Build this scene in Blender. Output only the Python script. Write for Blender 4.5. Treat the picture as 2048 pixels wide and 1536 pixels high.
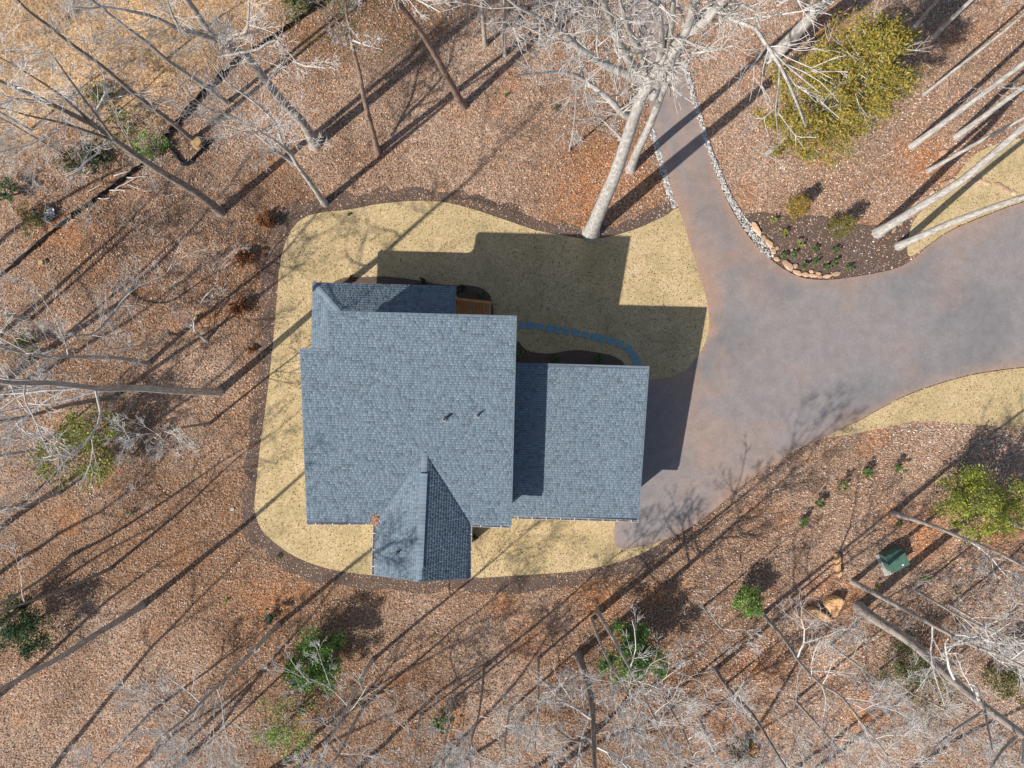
import bpy, math, random
import numpy as np
from mathutils import Vector, Matrix
from mathutils.geometry import delaunay_2d_cdt

for o in list(bpy.data.objects): bpy.data.objects.remove(o)
scene = bpy.context.scene
COL = scene.collection
R = math.radians

# ------------------------------------------------------------------ camera, sky, sun, exposure
CAMH = 44.0; FPX = 1365.0                      # drone height (m), focal length in photo pixels
cam = bpy.data.cameras.new('camera'); cam.sensor_width = 36; cam.lens = 36 * FPX / 2048; cam.clip_end = 2000
cam_o = bpy.data.objects.new('camera', cam); COL.objects.link(cam_o)
cam_o.location = (0, 0, CAMH); scene.camera = cam_o

SUN_U = (0.855, 0.693)                         # ground shadow of a 1 m pole
elev = math.atan(1 / math.hypot(*SUN_U))
world = bpy.data.worlds.new('World'); scene.world = world; world.use_nodes = True
wn = world.node_tree.nodes; wl = world.node_tree.links
sky = wn.new('ShaderNodeTexSky'); sky.sky_type = 'NISHITA'; sky.sun_disc = False
sky.sun_elevation = elev; sky.sun_rotation = math.atan2(-SUN_U[0], -SUN_U[1])
wn['Background'].inputs[1].default_value = 0.10
wl.new(sky.outputs[0], wn['Background'].inputs[0])
sun = bpy.data.lights.new('sun', 'SUN'); sun.energy = 4.8; sun.angle = R(0.53); sun.color = (1.0, 0.95, 0.88)
sun_o = bpy.data.objects.new('sun', sun); COL.objects.link(sun_o); sun_o.location = (-40, -32, 60)
sun_o.rotation_euler = Vector((SUN_U[0], SUN_U[1], -1)).to_track_quat('-Z', 'Y').to_euler()
scene.view_settings.view_transform = 'Standard'; scene.view_settings.look = 'None'
scene.view_settings.gamma = 1; scene.view_settings.exposure = 0.4
scene.view_settings.use_curve_mapping = False

# ------------------------------------------------------------------ helpers
rng = np.random.default_rng(7); random.seed(7)
M2 = CAMH / FPX                                # metres per photo pixel on the ground
def U(px, py, z=0.0):
    k = (CAMH - z) / FPX
    return Vector(((px - 1024) * k, -(py - 768) * k, z))
def ray_plane(px, py, p, n):
    d = Vector(((px - 1024) / FPX, -(py - 768) / FPX, -1)); o = Vector((0, 0, CAMH))
    t = (p - o).dot(n) / d.dot(n)
    return o + d * t
def tag(o, label=None, cat=None, group=None, kind=None):
    if label: o['label'] = label
    if cat: o['category'] = cat
    if group: o['group'] = group
    if kind: o['kind'] = kind
    return o
def empty(name, loc=(0, 0, 0), rz=0.0):
    o = bpy.data.objects.new(name, None); COL.objects.link(o); o.location = loc; o.rotation_euler = (0, 0, rz)
    o.empty_display_size = 0.2
    return o
def link(name, me, mat=None, parent=None):
    o = bpy.data.objects.new(name, me); COL.objects.link(o)
    if mat is not None and not me.materials: me.materials.append(mat)
    if parent is not None: o.parent = parent
    return o
def np_mesh(name, v, quads=None, tris=None, col=None, smooth=False):
    """mesh from numpy arrays; col = per-vertex linear rgb"""
    me = bpy.data.meshes.new(name)
    v = np.asarray(v, np.float32).reshape(-1, 3)
    q = np.zeros((0, 4), np.int32) if quads is None else np.asarray(quads, np.int32).reshape(-1, 4)
    t = np.zeros((0, 3), np.int32) if tris is None else np.asarray(tris, np.int32).reshape(-1, 3)
    me.vertices.add(len(v)); me.vertices.foreach_set('co', v.ravel())
    nl = q.size + t.size
    me.loops.add(nl); me.loops.foreach_set('vertex_index', np.concatenate([q.ravel(), t.ravel()]).astype(np.int32))
    me.polygons.add(len(q) + len(t))
    st = np.concatenate([np.arange(len(q)) * 4, q.size + np.arange(len(t)) * 3]).astype(np.int32)
    me.polygons.foreach_set('loop_start', st)
    if smooth: me.polygons.foreach_set('use_smooth', np.ones(len(q) + len(t), bool))
    me.update(calc_edges=True)
    if col is not None:
        a = me.attributes.new('col', 'FLOAT_COLOR', 'POINT')
        c = np.ones((len(v), 4), np.float32); c[:, :3] = col
        a.data.foreach_set('color', c.ravel())
    return me
class MB:
    """collects boxes / quads / prisms into one mesh"""
    def __init__(s): s.v = []; s.f = []
    def poly(s, pts):
        b = len(s.v); s.v += [tuple(p) for p in pts]; s.f.append(tuple(range(b, b + len(pts)))); return s
    def prism(s, pts, z0, z1):
        """vertical prism over plan points; z0/z1 float or list"""
        n = len(pts); b = len(s.v)
        za = z0 if hasattr(z0, '__len__') else [z0] * n; zb = z1 if hasattr(z1, '__len__') else [z1] * n
        s.v += [(p[0], p[1], z) for p, z in zip(pts, za)] + [(p[0], p[1], z) for p, z in zip(pts, zb)]
        s.f.append(tuple(range(b + n - 1, b - 1, -1))); s.f.append(tuple(range(b + n, b + 2 * n)))
        for i in range(n):
            j = (i + 1) % n; s.f.append((b + i, b + j, b + n + j, b + n + i))
        return s
    def box(s, c, x, y, z, sx, sy, sz):
        """box centred at c with axis vectors x,y,z and full sizes"""
        b = len(s.v); c = Vector(c)
        for k in (-.5, .5):
            for i, j in ((-.5, -.5), (.5, -.5), (.5, .5), (-.5, .5)):
                s.v.append(tuple(c + x * (i * sx) + y * (j * sy) + z * (k * sz)))
        for f in ((3, 2, 1, 0), (4, 5, 6, 7), (0, 1, 5, 4), (1, 2, 6, 5), (2, 3, 7, 6), (3, 0, 4, 7)):
            s.f.append(tuple(b + i for i in f))
        return s
    def beam(s, a, b, w, h, up=Vector((0, 0, 1))):
        a = Vector(a); b = Vector(b); d = (b - a); L = d.length; d.normalize()
        sd = d.cross(up).normalized(); u = sd.cross(d)
        return s.box((a + b) / 2, d, sd, u, L, w, h)
    def build(s, name, mat, parent=None, origin=None):
        me = bpy.data.meshes.new(name)
        v = s.v if origin is None else [(p[0] - origin[0], p[1] - origin[1], p[2] - origin[2]) for p in s.v]
        me.from_pydata(v, [], s.f); me.update()
        return link(name, me, mat, parent)
X = Vector((1, 0, 0)); Y = Vector((0, 1, 0)); Z = Vector((0, 0, 1))
def catmull(pts, closed=True, n=6):
    P = [np.array(p[:2], float) for p in pts]; out = []; N = len(P)
    for i in range(N if closed else N - 1):
        p0 = P[(i - 1) % N] if closed else P[max(i - 1, 0)]; p1 = P[i]
        p2 = P[(i + 1) % N]; p3 = P[(i + 2) % N] if closed else P[min(i + 2, N - 1)]
        for k in range(n):
            t = k / n
            out.append(.5 * (2 * p1 + (p2 - p0) * t + (2 * p0 - 5 * p1 + 4 * p2 - p3) * t * t + (3 * p1 - p0 - 3 * p2 + p3) * t ** 3))
    if not closed: out.append(P[-1])
    return np.array(out)
def px_poly(pts, n=5, smooth=True):
    w = [U(*p)[:2] for p in pts]
    return catmull(w, True, n) if smooth else np.array([tuple(p) for p in w])
def inside(poly, p):
    x, y = p[:, 0], p[:, 1]; r = np.zeros(len(p), bool); n = len(poly); j = n - 1
    for i in range(n):
        xi, yi = poly[i]; xj, yj = poly[j]
        if yi != yj:
            r ^= ((yi > y) != (yj > y)) & (x < (xj - xi) * (y - yi) / (yj - yi) + xi)
        j = i
    return r
def dist_poly(poly, p, closed=True):
    d = np.full(len(p), 1e9); n = len(poly)
    for i in range(n if closed else n - 1):
        a = poly[i]; b = poly[(i + 1) % n]; ab = b - a; L = ab @ ab + 1e-12
        t = np.clip(((p - a) @ ab) / L, 0, 1); q = p - a - t[:, None] * ab
        d = np.minimum(d, np.hypot(q[:, 0], q[:, 1]))
    return d
_T = rng.random((256, 256))
def vnoise(x, y, s=1.0, off=0):
    x = np.asarray(x, float) / s + 100.3 + off * 17.7; y = np.asarray(y, float) / s + 57.1 + off * 9.3
    xi = np.floor(x).astype(int); yi = np.floor(y).astype(int); fx = x - xi; fy = y - yi
    fx = fx * fx * (3 - 2 * fx); fy = fy * fy * (3 - 2 * fy)
    g = lambda a, b: _T[a & 255, b & 255]
    return (g(xi, yi) * (1 - fx) + g(xi + 1, yi) * fx) * (1 - fy) + (g(xi, yi + 1) * (1 - fx) + g(xi + 1, yi + 1) * fx) * fy
def fbm(x, y, s, off=0):
    return (vnoise(x, y, s, off) + .5 * vnoise(x, y, s / 2.1, off + 1) + .25 * vnoise(x, y, s / 4.3, off + 2)) / 1.75
def smst(a, b, x):
    t = np.clip((x - a) / (b - a), 0, 1); return t * t * (3 - 2 * t)

# ------------------------------------------------------------------ materials
def new_mat(name, rough=.85, spec=.3):
    m = bpy.data.materials.new(name); m.use_nodes = True
    b = m.node_tree.nodes['Principled BSDF']; b.inputs['Roughness'].default_value = rough
    b.inputs['Specular IOR Level'].default_value = spec
    return m, m.node_tree.nodes, m.node_tree.links, b
def N(nodes, links, typ, ins=None, **kw):
    n = nodes.new(typ)
    for k, v in kw.items(): setattr(n, k, v)
    for k, v in (ins or {}).items():
        if hasattr(v, 'is_output'): links.new(v, n.inputs[k])
        else: n.inputs[k].default_value = v
    return n
def ramp(nodes, links, fac, stops):
    n = nodes.new('ShaderNodeValToRGB'); links.new(fac, n.inputs[0]); e = n.color_ramp.elements
    while len(e) < len(stops): e.new(.5)
    for el, (p, c) in zip(e, stops): el.position = p; el.color = (*c, 1)
    return n.outputs[0]
def mix(nodes, links, fac, a, b, typ='MIX'):
    n = nodes.new('ShaderNodeMix'); n.data_type = 'RGBA'; n.blend_type = typ
    for i, v in ((0, fac), (6, a), (7, b)):
        if hasattr(v, 'is_output'): links.new(v, n.inputs[i])
        else: n.inputs[i].default_value = v if i == 0 else (*v, 1)
    return n.outputs[2]
def bump(nodes, links, b, h, strength=.5, dist=.02):
    n = N(nodes, links, 'ShaderNodeBump', {'Strength': strength, 'Distance': dist, 'Height': h}); links.new(n.outputs[0], b.inputs['Normal'])
def noise(nodes, links, vec, scale, detail=4, rough=.6):
    return N(nodes, links, 'ShaderNodeTexNoise', {'Vector': vec, 'Scale': scale, 'Detail': detail, 'Roughness': rough}).outputs[0]
def mat_noise(name, c0, c1, scale=6, rough=.85, bstr=.4, bdist=.02, fine=40, spec=.3, c2=None, vary=0):
    m, n, l, b = new_mat(name, rough, spec)
    g = N(n, l, 'ShaderNodeTexCoord').outputs['Object']
    a = noise(n, l, g, scale, 5); f = noise(n, l, g, fine, 3)
    st = [(.3, c0), (.7, c1)] if c2 is None else [(.25, c0), (.5, c1), (.75, c2)]
    c = ramp(n, l, a, st)
    c = mix(n, l, .35, c, ramp(n, l, f, [(.3, (.45, .45, .45)), (.7, (1, 1, 1))]), 'MULTIPLY')
    if vary:
        c = mix(n, l, 1.0, c, ramp(n, l, N(n, l, 'ShaderNodeObjectInfo').outputs['Random'], [(0, (1 - vary,) * 3), (1, (1 + vary * .6,) * 3)]), 'MULTIPLY')
    l.new(c, b.inputs['Base Color']); bump(n, l, b, f, bstr, bdist)
    return m
def mat_attr(name, rough=.85, spec=.25, fine=60, amt=.35, bstr=.2, trans=0.0):
    m, n, l, b = new_mat(name, rough, spec)
    a = N(n, l, 'ShaderNodeAttribute', attribute_name='col').outputs['Color']
    if amt:
        g = N(n, l, 'ShaderNodeTexCoord').outputs['Object']; f = noise(n, l, g, fine, 2)
        a = mix(n, l, amt, a, ramp(n, l, f, [(.3, (.4, .4, .4)), (.7, (1.25, 1.25, 1.25))]), 'MULTIPLY')
        if bstr: bump(n, l, b, f, bstr, .01)
    l.new(a, b.inputs['Base Color'])
    if trans:
        t = N(n, l, 'ShaderNodeBsdfTranslucent'); l.new(a, t.inputs[0])
        ms = N(n, l, 'ShaderNodeMixShader', {0: trans}); out = n['Material Output']
        l.new(b.outputs[0], ms.inputs[1]); l.new(t.outputs[0], ms.inputs[2]); l.new(ms.outputs[0], out.inputs[0])
    return m
def mat_bark(name, lo, hi, lichen=None):
    m, n, l, b = new_mat(name, .9, .15)
    g = N(n, l, 'ShaderNodeTexCoord').outputs['Object']
    mp = N(n, l, 'ShaderNodeMapping', {'Vector': g, 'Scale': (1, 1, .22)}).outputs[0]
    a = noise(n, l, mp, 9, 5, .65); s = noise(n, l, g, 1.1, 3)
    c = ramp(n, l, a, [(.32, lo), (.66, hi)])
    c = mix(n, l, .4, c, ramp(n, l, s, [(.3, (.5, .48, .46)), (.65, (1, 1, 1))]), 'MULTIPLY')
    if lichen: c = mix(n, l, ramp(n, l, noise(n, l, g, 4, 4), [(.55, (0, 0, 0)), (.68, (.8, .8, .8))]), c, lichen)
    l.new(c, b.inputs['Base Color']); bump(n, l, b, a, .7, .03)
    return m
M = {}
M['leaf'] = mat_attr('leaf_colours', .8, .2, amt=0, bstr=0, trans=.15)
M['blade'] = mat_attr('dry_grass_colours', .85, .15, amt=0, bstr=0)
M['foliage'] = mat_attr('foliage_colours', .6, .3, amt=0, bstr=0, trans=.25)
M['shingle'] = mat_attr('shingle_granules', .9, .25, fine=220, amt=.25, bstr=.1)
M['stone'] = mat_noise('edging_sandstone', (.42, .22, .12), (.56, .36, .23), 3, .85, .5, .03, 14, c2=(.62, .49, .37), vary=.3)
M['boulder'] = mat_noise('boulder_sandstone', (.44, .23, .10), (.60, .36, .18), 2.2, .9, .7, .05, 9, c2=(.66, .46, .28), vary=.1)
M['river'] = mat_noise('river_rock_white', (.26, .25, .24), (.44, .425, .40), 7, .8, .3, .02, 18, c2=(.66, .64, .61), vary=.4)
M['slate'] = mat_noise('stepping_stone_slate', (.13, .25, .30), (.2, .34, .39), 4, .75, .3, .01, 30)
M['bark_white'] = mat_bark('pale_bark', (.26, .235, .21), (.60, .565, .52), (.50, .53, .50))
M['bark_grey'] = mat_bark('grey_bark', (.24, .205, .18), (.50, .45, .40))
M['bark_pine'] = mat_bark('pine_bark', (.17, .115, .085), (.36, .26, .20))
M['bark_dark'] = mat_bark('dark_bark', (.15, .125, .11), (.34, .295, .255))
M['twig'] = mat_bark('twig_bark', (.44, .41, .38), (.72, .69, .65))
M['wood'] = mat_noise('cedar_decking', (.44, .2, .065), (.62, .31, .12), 5, .7, .3, .006, 30)
M['siding'] = mat_noise('white_siding', (.62, .62, .6), (.72, .72, .7), 2, .6, .1, .004, 20)
M['trim'] = mat_noise('white_trim', (.70, .70, .69), (.8, .8, .79), 3, .5, .1, .003, 25)
M['fascia'] = mat_noise('grey_drip_edge', (.12, .15, .18), (.17, .20, .24), 3, .5, .1, .003, 25)
M['slab'] = mat_noise('roof_felt', (.05, .055, .06), (.08, .085, .09), 5, .9)
M['lead'] = mat_noise('lead_flashing', (.16, .17, .18), (.28, .29, .3), 8, .5)
M['pipe'] = mat_noise('dark_pipe', (.02, .02, .02), (.04, .04, .04), 8, .5)
M['green_metal'] = mat_noise('green_painted_steel', (.055, .12, .085), (.085, .16, .115), 2.5, .45, .08, .004, 30, .45)
M['concrete'] = mat_noise('pad_concrete', (.5, .48, .44), (.66, .64, .6), 3, .9)
M['fabric'] = mat_noise('silt_fence_fabric', (.012, .012, .014), (.03, .03, .034), 3, .7)
M['grey_fabric'] = mat_noise('weathered_fence_fabric', (.1, .1, .105), (.2, .2, .205), 3, .8)
M['post'] = mat_noise('stake_wood', (.24, .18, .12), (.38, .3, .22), 6)
M['plastic'] = mat_noise('white_plastic', (.7, .7, .72), (.82, .82, .84), 4, .4)
M['log'] = mat_noise('bleached_wood', (.42, .37, .31), (.66, .6, .53), 5, .9)
M['stump'] = mat_noise('cut_wood', (.4, .24, .11), (.56, .38, .2), 4, .9)
M['glass'], _n, _l, _b = new_mat('window_glass', .08, .5); _b.inputs['Base Color'].default_value = (.03, .04, .05, 1)
M['door'] = mat_noise('garage_door_paint', (.5, .5, .5), (.58, .58, .57), 2, .5, .1, .003)

def mat_ground():
    m, n, l, b = new_mat('leaf_covered_soil', .95, .1)
    g = N(n, l, 'ShaderNodeTexCoord').outputs['Object']
    a = N(n, l, 'ShaderNodeAttribute', attribute_name='col').outputs['Color']
    v = N(n, l, 'ShaderNodeTexVoronoi', {'Vector': g, 'Scale': 15.0}); f = noise(n, l, g, 38, 3)
    mid = noise(n, l, g, 2.3, 5)
    hsv = N(n, l, 'ShaderNodeSeparateColor', {0: v.outputs['Color']})
    c = mix(n, l, .8, a, ramp(n, l, hsv.outputs[0], [(0, (.28, .24, .22)), (.35, (.7, .62, .56)), (.7, (1.05, .98, .92)), (1, (1.7, 1.62, 1.5))]), 'MULTIPLY')
    c = mix(n, l, .6, c, ramp(n, l, mid, [(.3, (.5, .48, .46)), (.65, (1.15, 1.12, 1.1))]), 'MULTIPLY')
    l.new(c, b.inputs['Base Color']); bump(n, l, b, f, .8, .05)
    return m
M['ground'] = mat_ground()
def mat_lawn():
    m, n, l, b = new_mat('dormant_lawn', .95, .1)
    g = N(n, l, 'ShaderNodeTexCoord').outputs['Object']
    big = noise(n, l, g, .45, 4); mid = noise(n, l, g, 3.5, 4); f = noise(n, l, g, 13, 4, .8)
    c = ramp(n, l, big, [(.3, (.40, .32, .175)), (.5, (.52, .40, .225)), (.7, (.58, .455, .28))])
    c = mix(n, l, .5, c, ramp(n, l, mid, [(.3, (.66, .68, .6)), (.6, (1, 1, 1))]), 'MULTIPLY')
    c = mix(n, l, .75, c, ramp(n, l, f, [(.3, (.32, .27, .22)), (.5, (.95, .93, .9)), (.75, (1.45, 1.38, 1.3))]), 'MULTIPLY')
    l.new(c, b.inputs['Base Color']); bump(n, l, b, f, .7, .03)
    return m
M['lawn'] = mat_lawn()
M['mulch'] = mat_noise('bark_mulch', (.075, .05, .04), (.19, .135, .105), 12, .95, .9, .05, 30, .1)
def mat_asphalt():
    m, n, l, b = new_mat('asphalt', .9, .2)
    g = N(n, l, 'ShaderNodeTexCoord').outputs['Object']
    a = N(n, l, 'ShaderNodeAttribute', attribute_name='col').outputs['Color']
    f = noise(n, l, g, 16, 4, .85); mid = noise(n, l, g, 1.3, 6, .7)
    v = N(n, l, 'ShaderNodeTexVoronoi', {'Vector': g, 'Scale': 9.0}).outputs['Distance']
    c = mix(n, l, .5, a, ramp(n, l, mid, [(.3, (.72, .7, .68)), (.65, (1.15, 1.15, 1.15))]), 'MULTIPLY')
    c = mix(n, l, .7, c, ramp(n, l, f, [(.3, (.6, .6, .6)), (.7, (1.32, 1.3, 1.28))]), 'MULTIPLY')
    st = noise(n, l, N(n, l, 'ShaderNodeMapping', {'Vector': g, 'Scale': (1.6, .45, 1), 'Rotation': (0, 0, .5)}).outputs[0], 4.5, 6, .8)
    spots = ramp(n, l, st, [(.62, (0, 0, 0)), (.74, (.6, .6, .6))])
    c = mix(n, l, spots, c, (.42, .25, .16))
    l.new(c, b.inputs['Base Color']); bump(n, l, b, f, .4, .01)
    return m
M['asphalt'] = mat_asphalt()

# ------------------------------------------------------------------ the setting: outlines traced on the ground
LAWN = px_poly([(570,490),(585,458),(608,436),(640,426),(700,419),(760,408),(830,402),(890,405),(950,420),(1010,440),(1070,460),(1120,470),
    (1175,478),(1225,472),(1280,455),(1330,432),(1362,418),(1420,470),(1450,620),(1440,700),(1380,780),(1300,900),(1290,1000),(1330,1060),(1328,1078),(1300,1098),(1240,1123),
    (1150,1142),(1040,1150),(940,1156),(838,1157),(700,1145),(640,1132),(590,1112),(550,1085),(522,1055),(510,1020),(512,980),(520,900),(531,820),(545,700),(554,600),(560,530)])
DRIVE = px_poly([(1235,-160),(1252,-60),(1270,60),(1290,150),(1305,250),(1325,320),(1345,390),(1358,420),(1380,490),(1395,540),(1408,580),(1416,620),(1417,660),
    (1408,690),(1390,720),(1365,745),(1330,757),(1290,760),(1225,762),(1222,900),(1229,1030),(1228,1080),(1240,1096),(1280,1093),(1320,1082),(1370,1060),(1420,1025),(1460,990),
    (1520,945),(1590,900),(1660,868),(1720,838),(1800,795),(1880,765),(1960,745),(2060,732),(2250,712),(2400,705),(2400,330),(2250,350),(2048,404),(1960,436),(1900,462),(1855,492),
    (1820,522),(1780,540),(1700,555),(1640,560),(1590,551),(1540,519),(1500,478),(1460,415),(1425,330),(1400,250),(1380,190),(1364,140),(1338,60),(1318,-60),(1300,-160)], 4)
LAWN_R = px_poly([(1655,872),(1720,840),(1800,797),(1880,767),(1960,747),(2060,734),(2250,715),(2400,712),(2400,850),(2250,858),(2048,857),(1960,850),(1900,845),(1830,842),(1770,855),(1700,868)])
LAWN_U = px_poly([(1817,512),(1820,460),(1840,425),(1870,398),(1900,372),(1925,335),(1960,302),(2048,275),(2250,250),(2400,240),(2400,320),(2250,345),(2048,402),(1960,434),(1900,460),(1855,490)])
MULCH_RING = px_poly([(535,480),(560,430),(595,402),(640,396),(700,390),(760,378),(830,378),(900,382),(960,396),(1020,414),(1080,436),(1130,448),(1175,452),(1225,446),(1275,432),(1330,412),(1358,418),
    (1350,470),(1330,700),(1330,1050),(1400,1040),(1360,1078),(1310,1120),(1240,1150),(1150,1170),(1040,1182),(940,1186),(838,1184),(690,1172),(625,1160),(570,1140),(525,1108),(492,1070),(482,1020),(486,960),(496,880),(508,800),(518,700),(524,600),(528,530)])
ISLAND = px_poly([(1480,436),(1520,425),(1570,432),(1640,432),(1700,445),(1755,452),(1815,440),(1822,470),(1818,520),(1780,540),(1700,554),(1640,557),(1590,548),(1540,516),(1500,476)])
BED_N = px_poly([(660,572),(690,556),(735,555),(770,553),(830,560),(890,570),(945,572),(972,582),(983,600),(980,640),(900,650),(700,650),(650,610)])
BED_E = px_poly([(1000,700),(1034,683),(1044,692),(1060,703),(1100,707),(1150,700),(1200,706),(1230,714),(1250,732),(1240,770),(1100,790),(1000,790)])
FIELD = px_poly([(-300,-300),(660,-300),(650,0),(560,66),(470,128),(390,205),(330,282),(268,318),(200,330),(120,300),(60,330),(-40,300),(-300,350)], 4)
HOUSE_FP = px_poly([(640,590),(905,600),(905,640),(1020,650),(1020,745),(1250,752),(1238,1010),(1010,1005),(1008,1020),(925,1020),(920,1120),(760,1120),(760,1015),(640,1015),(628,720),(640,700)], 1, False)

def in_any(p, polys):
    r = np.zeros(len(p), bool)
    for q in polys: r |= inside(q, p)
    return r
# ground: one sheet, fine in the middle and coarse to the horizon
gx = np.concatenate([[-600, -300, -150, -90], np.arange(-60, 60.01, .5), [90, 150, 300, 600]])
gy = np.concatenate([[-600, -300, -150, -80], np.arange(-50, 50.01, .5), [80, 150, 300, 600]])
GX, GY = np.meshgrid(gx, gy); gp = np.stack([GX.ravel(), GY.ravel()], 1)
def soil_colour(p):
    x, y = p[:, 0], p[:, 1]
    n1 = fbm(x, y, 7, 1); n2 = fbm(x, y, 2.6, 4); n3 = fbm(x, y, 11, 8)
    brown = np.array([.26, .165, .105]); pale = np.array([.42, .315, .24]); rust = np.array([.44, .205, .09]); dark = np.array([.15, .105, .078])
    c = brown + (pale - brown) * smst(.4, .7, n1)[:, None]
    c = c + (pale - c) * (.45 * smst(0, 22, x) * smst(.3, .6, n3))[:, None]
    clay = smst(.62, .78, n2) * .45
    # bare clay patches seen in the photograph
    for px, py, r in ((1170,390,2.6),(1230,360,2),(1850,1075,1.9),(1700,1200,1.3),(1650,1170,1.1),(1740,1420,1.6),(1870,1300,1.3),(530,1200,1.6),(270,590,.7),(1480,1480,2.2),(1010,1210,1.2),
                      (1060,1280,1.6),(1190,1210,1.4),(90,250,1.6),(1790,1030,.8),(1860,330,1.5),(1660,60,2.0),(2000,1060,1.4),(1510,1340,1.6)):
        q = U(px, py); clay = np.maximum(clay, .9 * np.exp(-((x - q.x) ** 2 + (y - q.y) ** 2) / r ** 2) * (.4 + n2))
    c = c + (rust - c) * clay[:, None]
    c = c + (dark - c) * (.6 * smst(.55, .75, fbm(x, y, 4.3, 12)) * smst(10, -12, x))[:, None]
    return c
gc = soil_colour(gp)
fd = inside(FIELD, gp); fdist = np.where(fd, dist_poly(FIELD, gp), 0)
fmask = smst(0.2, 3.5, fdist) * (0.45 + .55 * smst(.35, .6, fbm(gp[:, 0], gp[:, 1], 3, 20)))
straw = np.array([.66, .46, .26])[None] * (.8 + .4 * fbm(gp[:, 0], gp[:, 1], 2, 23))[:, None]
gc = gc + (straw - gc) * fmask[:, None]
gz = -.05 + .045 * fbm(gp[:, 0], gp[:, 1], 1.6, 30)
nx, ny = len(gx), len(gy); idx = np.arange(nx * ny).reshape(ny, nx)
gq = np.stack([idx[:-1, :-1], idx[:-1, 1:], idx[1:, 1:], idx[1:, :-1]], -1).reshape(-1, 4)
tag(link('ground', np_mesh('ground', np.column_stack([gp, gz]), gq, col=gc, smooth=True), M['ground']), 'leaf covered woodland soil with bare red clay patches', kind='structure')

def sheet(name, poly, z, mat, label, step=.6, colf=None, skirt=.1, parent=None, rough=0.0):
    """flat sheet of the outline with interior points, plus a skirt down"""
    lo = poly.min(0); hi = poly.max(0)
    sx, sy = np.meshgrid(np.arange(lo[0], hi[0], step), np.arange(lo[1], hi[1], step)); q = np.stack([sx.ravel(), sy.ravel()], 1)
    q = q + rng.uniform(-.15, .15, q.shape) * step
    q = q[inside(poly, q)]; q = q[dist_poly(poly, q) > step * .35]
    pts = [Vector(p) for p in poly] + [Vector(p) for p in q]; n = len(poly)
    vo, eo, fo, *_ = delaunay_2d_cdt(pts, [(i, (i + 1) % n) for i in range(n)], [], 1, 1e-5)
    v2 = np.array([tuple(v) for v in vo]); zz = np.full(len(v2), z)
    if rough:
        on = dist_poly(poly, v2) > .05; zz = zz + rough * (vnoise(v2[:, 0], v2[:, 1], .5, 3) - .5) * on
    v = np.column_stack([v2, zz]); b = len(v)
    v = np.concatenate([v, np.column_stack([poly, np.full(n, z)]), np.column_stack([poly, np.full(n, z - skirt)])])
    i = np.arange(n); j = (i + 1) % n
    quads = np.stack([b + i, b + n + i, b + n + j, b + j], 1)
    tri = np.array([f for f in fo if len(f) == 3], np.int32)
    a, bb, c = v2[tri[:, 0]], v2[tri[:, 1]], v2[tri[:, 2]]
    cr = (bb[:, 0] - a[:, 0]) * (c[:, 1] - a[:, 1]) - (bb[:, 1] - a[:, 1]) * (c[:, 0] - a[:, 0])
    tri[cr < 0] = tri[cr < 0][:, ::-1]
    me = np_mesh(name, v, quads, tri, col=None if colf is None else colf(v[:, :2]))
    return tag(link(name, me, mat, parent), label, kind='structure')
MULCH_RING = MULCH_RING + np.stack([vnoise(MULCH_RING[:, 0], MULCH_RING[:, 1], .6, 5) - .5, vnoise(MULCH_RING[:, 0], MULCH_RING[:, 1], .6, 9) - .5], 1) * .7
sheet('mulch_ring', MULCH_RING, .012, M['mulch'], 'dark bark mulch band around the tan lawn', .5, rough=.02)
sheet('mulch_island', ISLAND, .014, M['mulch'], 'mulch bed inside the driveway bend planted with small shrubs', .5, rough=.02)
sheet('lawn', LAWN, .045, M['lawn'], 'tan dormant lawn around the house', .8)
sheet('lawn_strip', LAWN_R, .045, M['lawn'], 'tan dormant lawn strip below the driveway on the right', .8)
sheet('lawn_patch', LAWN_U, .045, M['lawn'], 'tan dormant lawn patch between pale trunks and driveway', .8)
sheet('planting_bed', BED_N, .075, M['mulch'], 'dark mulch bed along the porch', .4, rough=.02)
sheet('planting_bed', BED_E, .075, M['mulch'], 'dark mulch bed along the garage', .4, rough=.02)
LANE = np.array([tuple(U(*p)[:2]) for p in ((1268,-160),(1290,-20),(1310,80),(1335,170),(1362,260),(1390,340),(1425,430),(1465,510),(1530,590),(1620,640),(1760,650),(1900,620),(2100,560),(2400,520))])
LANE2 = np.array([tuple(U(*p)[:2]) for p in ((1390,340),(1415,450),(1435,560),(1440,680),(1400,800),(1330,880))])
LANE = catmull(LANE, False, 6); LANE2 = catmull(LANE2, False, 6)
def asphalt_colour(p):
    x, y = p[:, 0], p[:, 1]
    base = np.array([.225, .205, .20]); clay = np.array([.36, .225, .155]); dark = np.array([.17, .165, .17])
    e = dist_poly(DRIVE, p); n1 = fbm(x, y, 2.2, 40); n2 = fbm(x, y, 5, 44)
    dl = dist_poly(LANE, p, False)
    q = U(1400, 640); west = np.exp(-((x - q.x) / 2.6) ** 2 - ((y - q.y) / 8) ** 2)
    c = base[None] + (dark - base)[None] * (.75 * smst(.5, .7, n2))[:, None]
    k = np.clip(.6 * np.exp(-e / .4) * (.4 + n1) + .6 * west * smst(.3, .65, n1) + .22 * smst(.5, .75, fbm(x, y, 3.2, 47)), 0, .75)
    lane = smst(14, 6, np.abs(y - 20)) * smst(2.5, 1.5, dl)
    k = np.maximum(k, lane * (.42 - .36 * np.exp(-((dl - .75) / .28) ** 2)) * (.6 + .6 * n1))
    return c + (clay - c) * k[:, None]
sheet('driveway', DRIVE, .085, M['asphalt'], 'grey asphalt driveway dusted with red clay', .3, asphalt_colour, skirt=.2)
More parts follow.
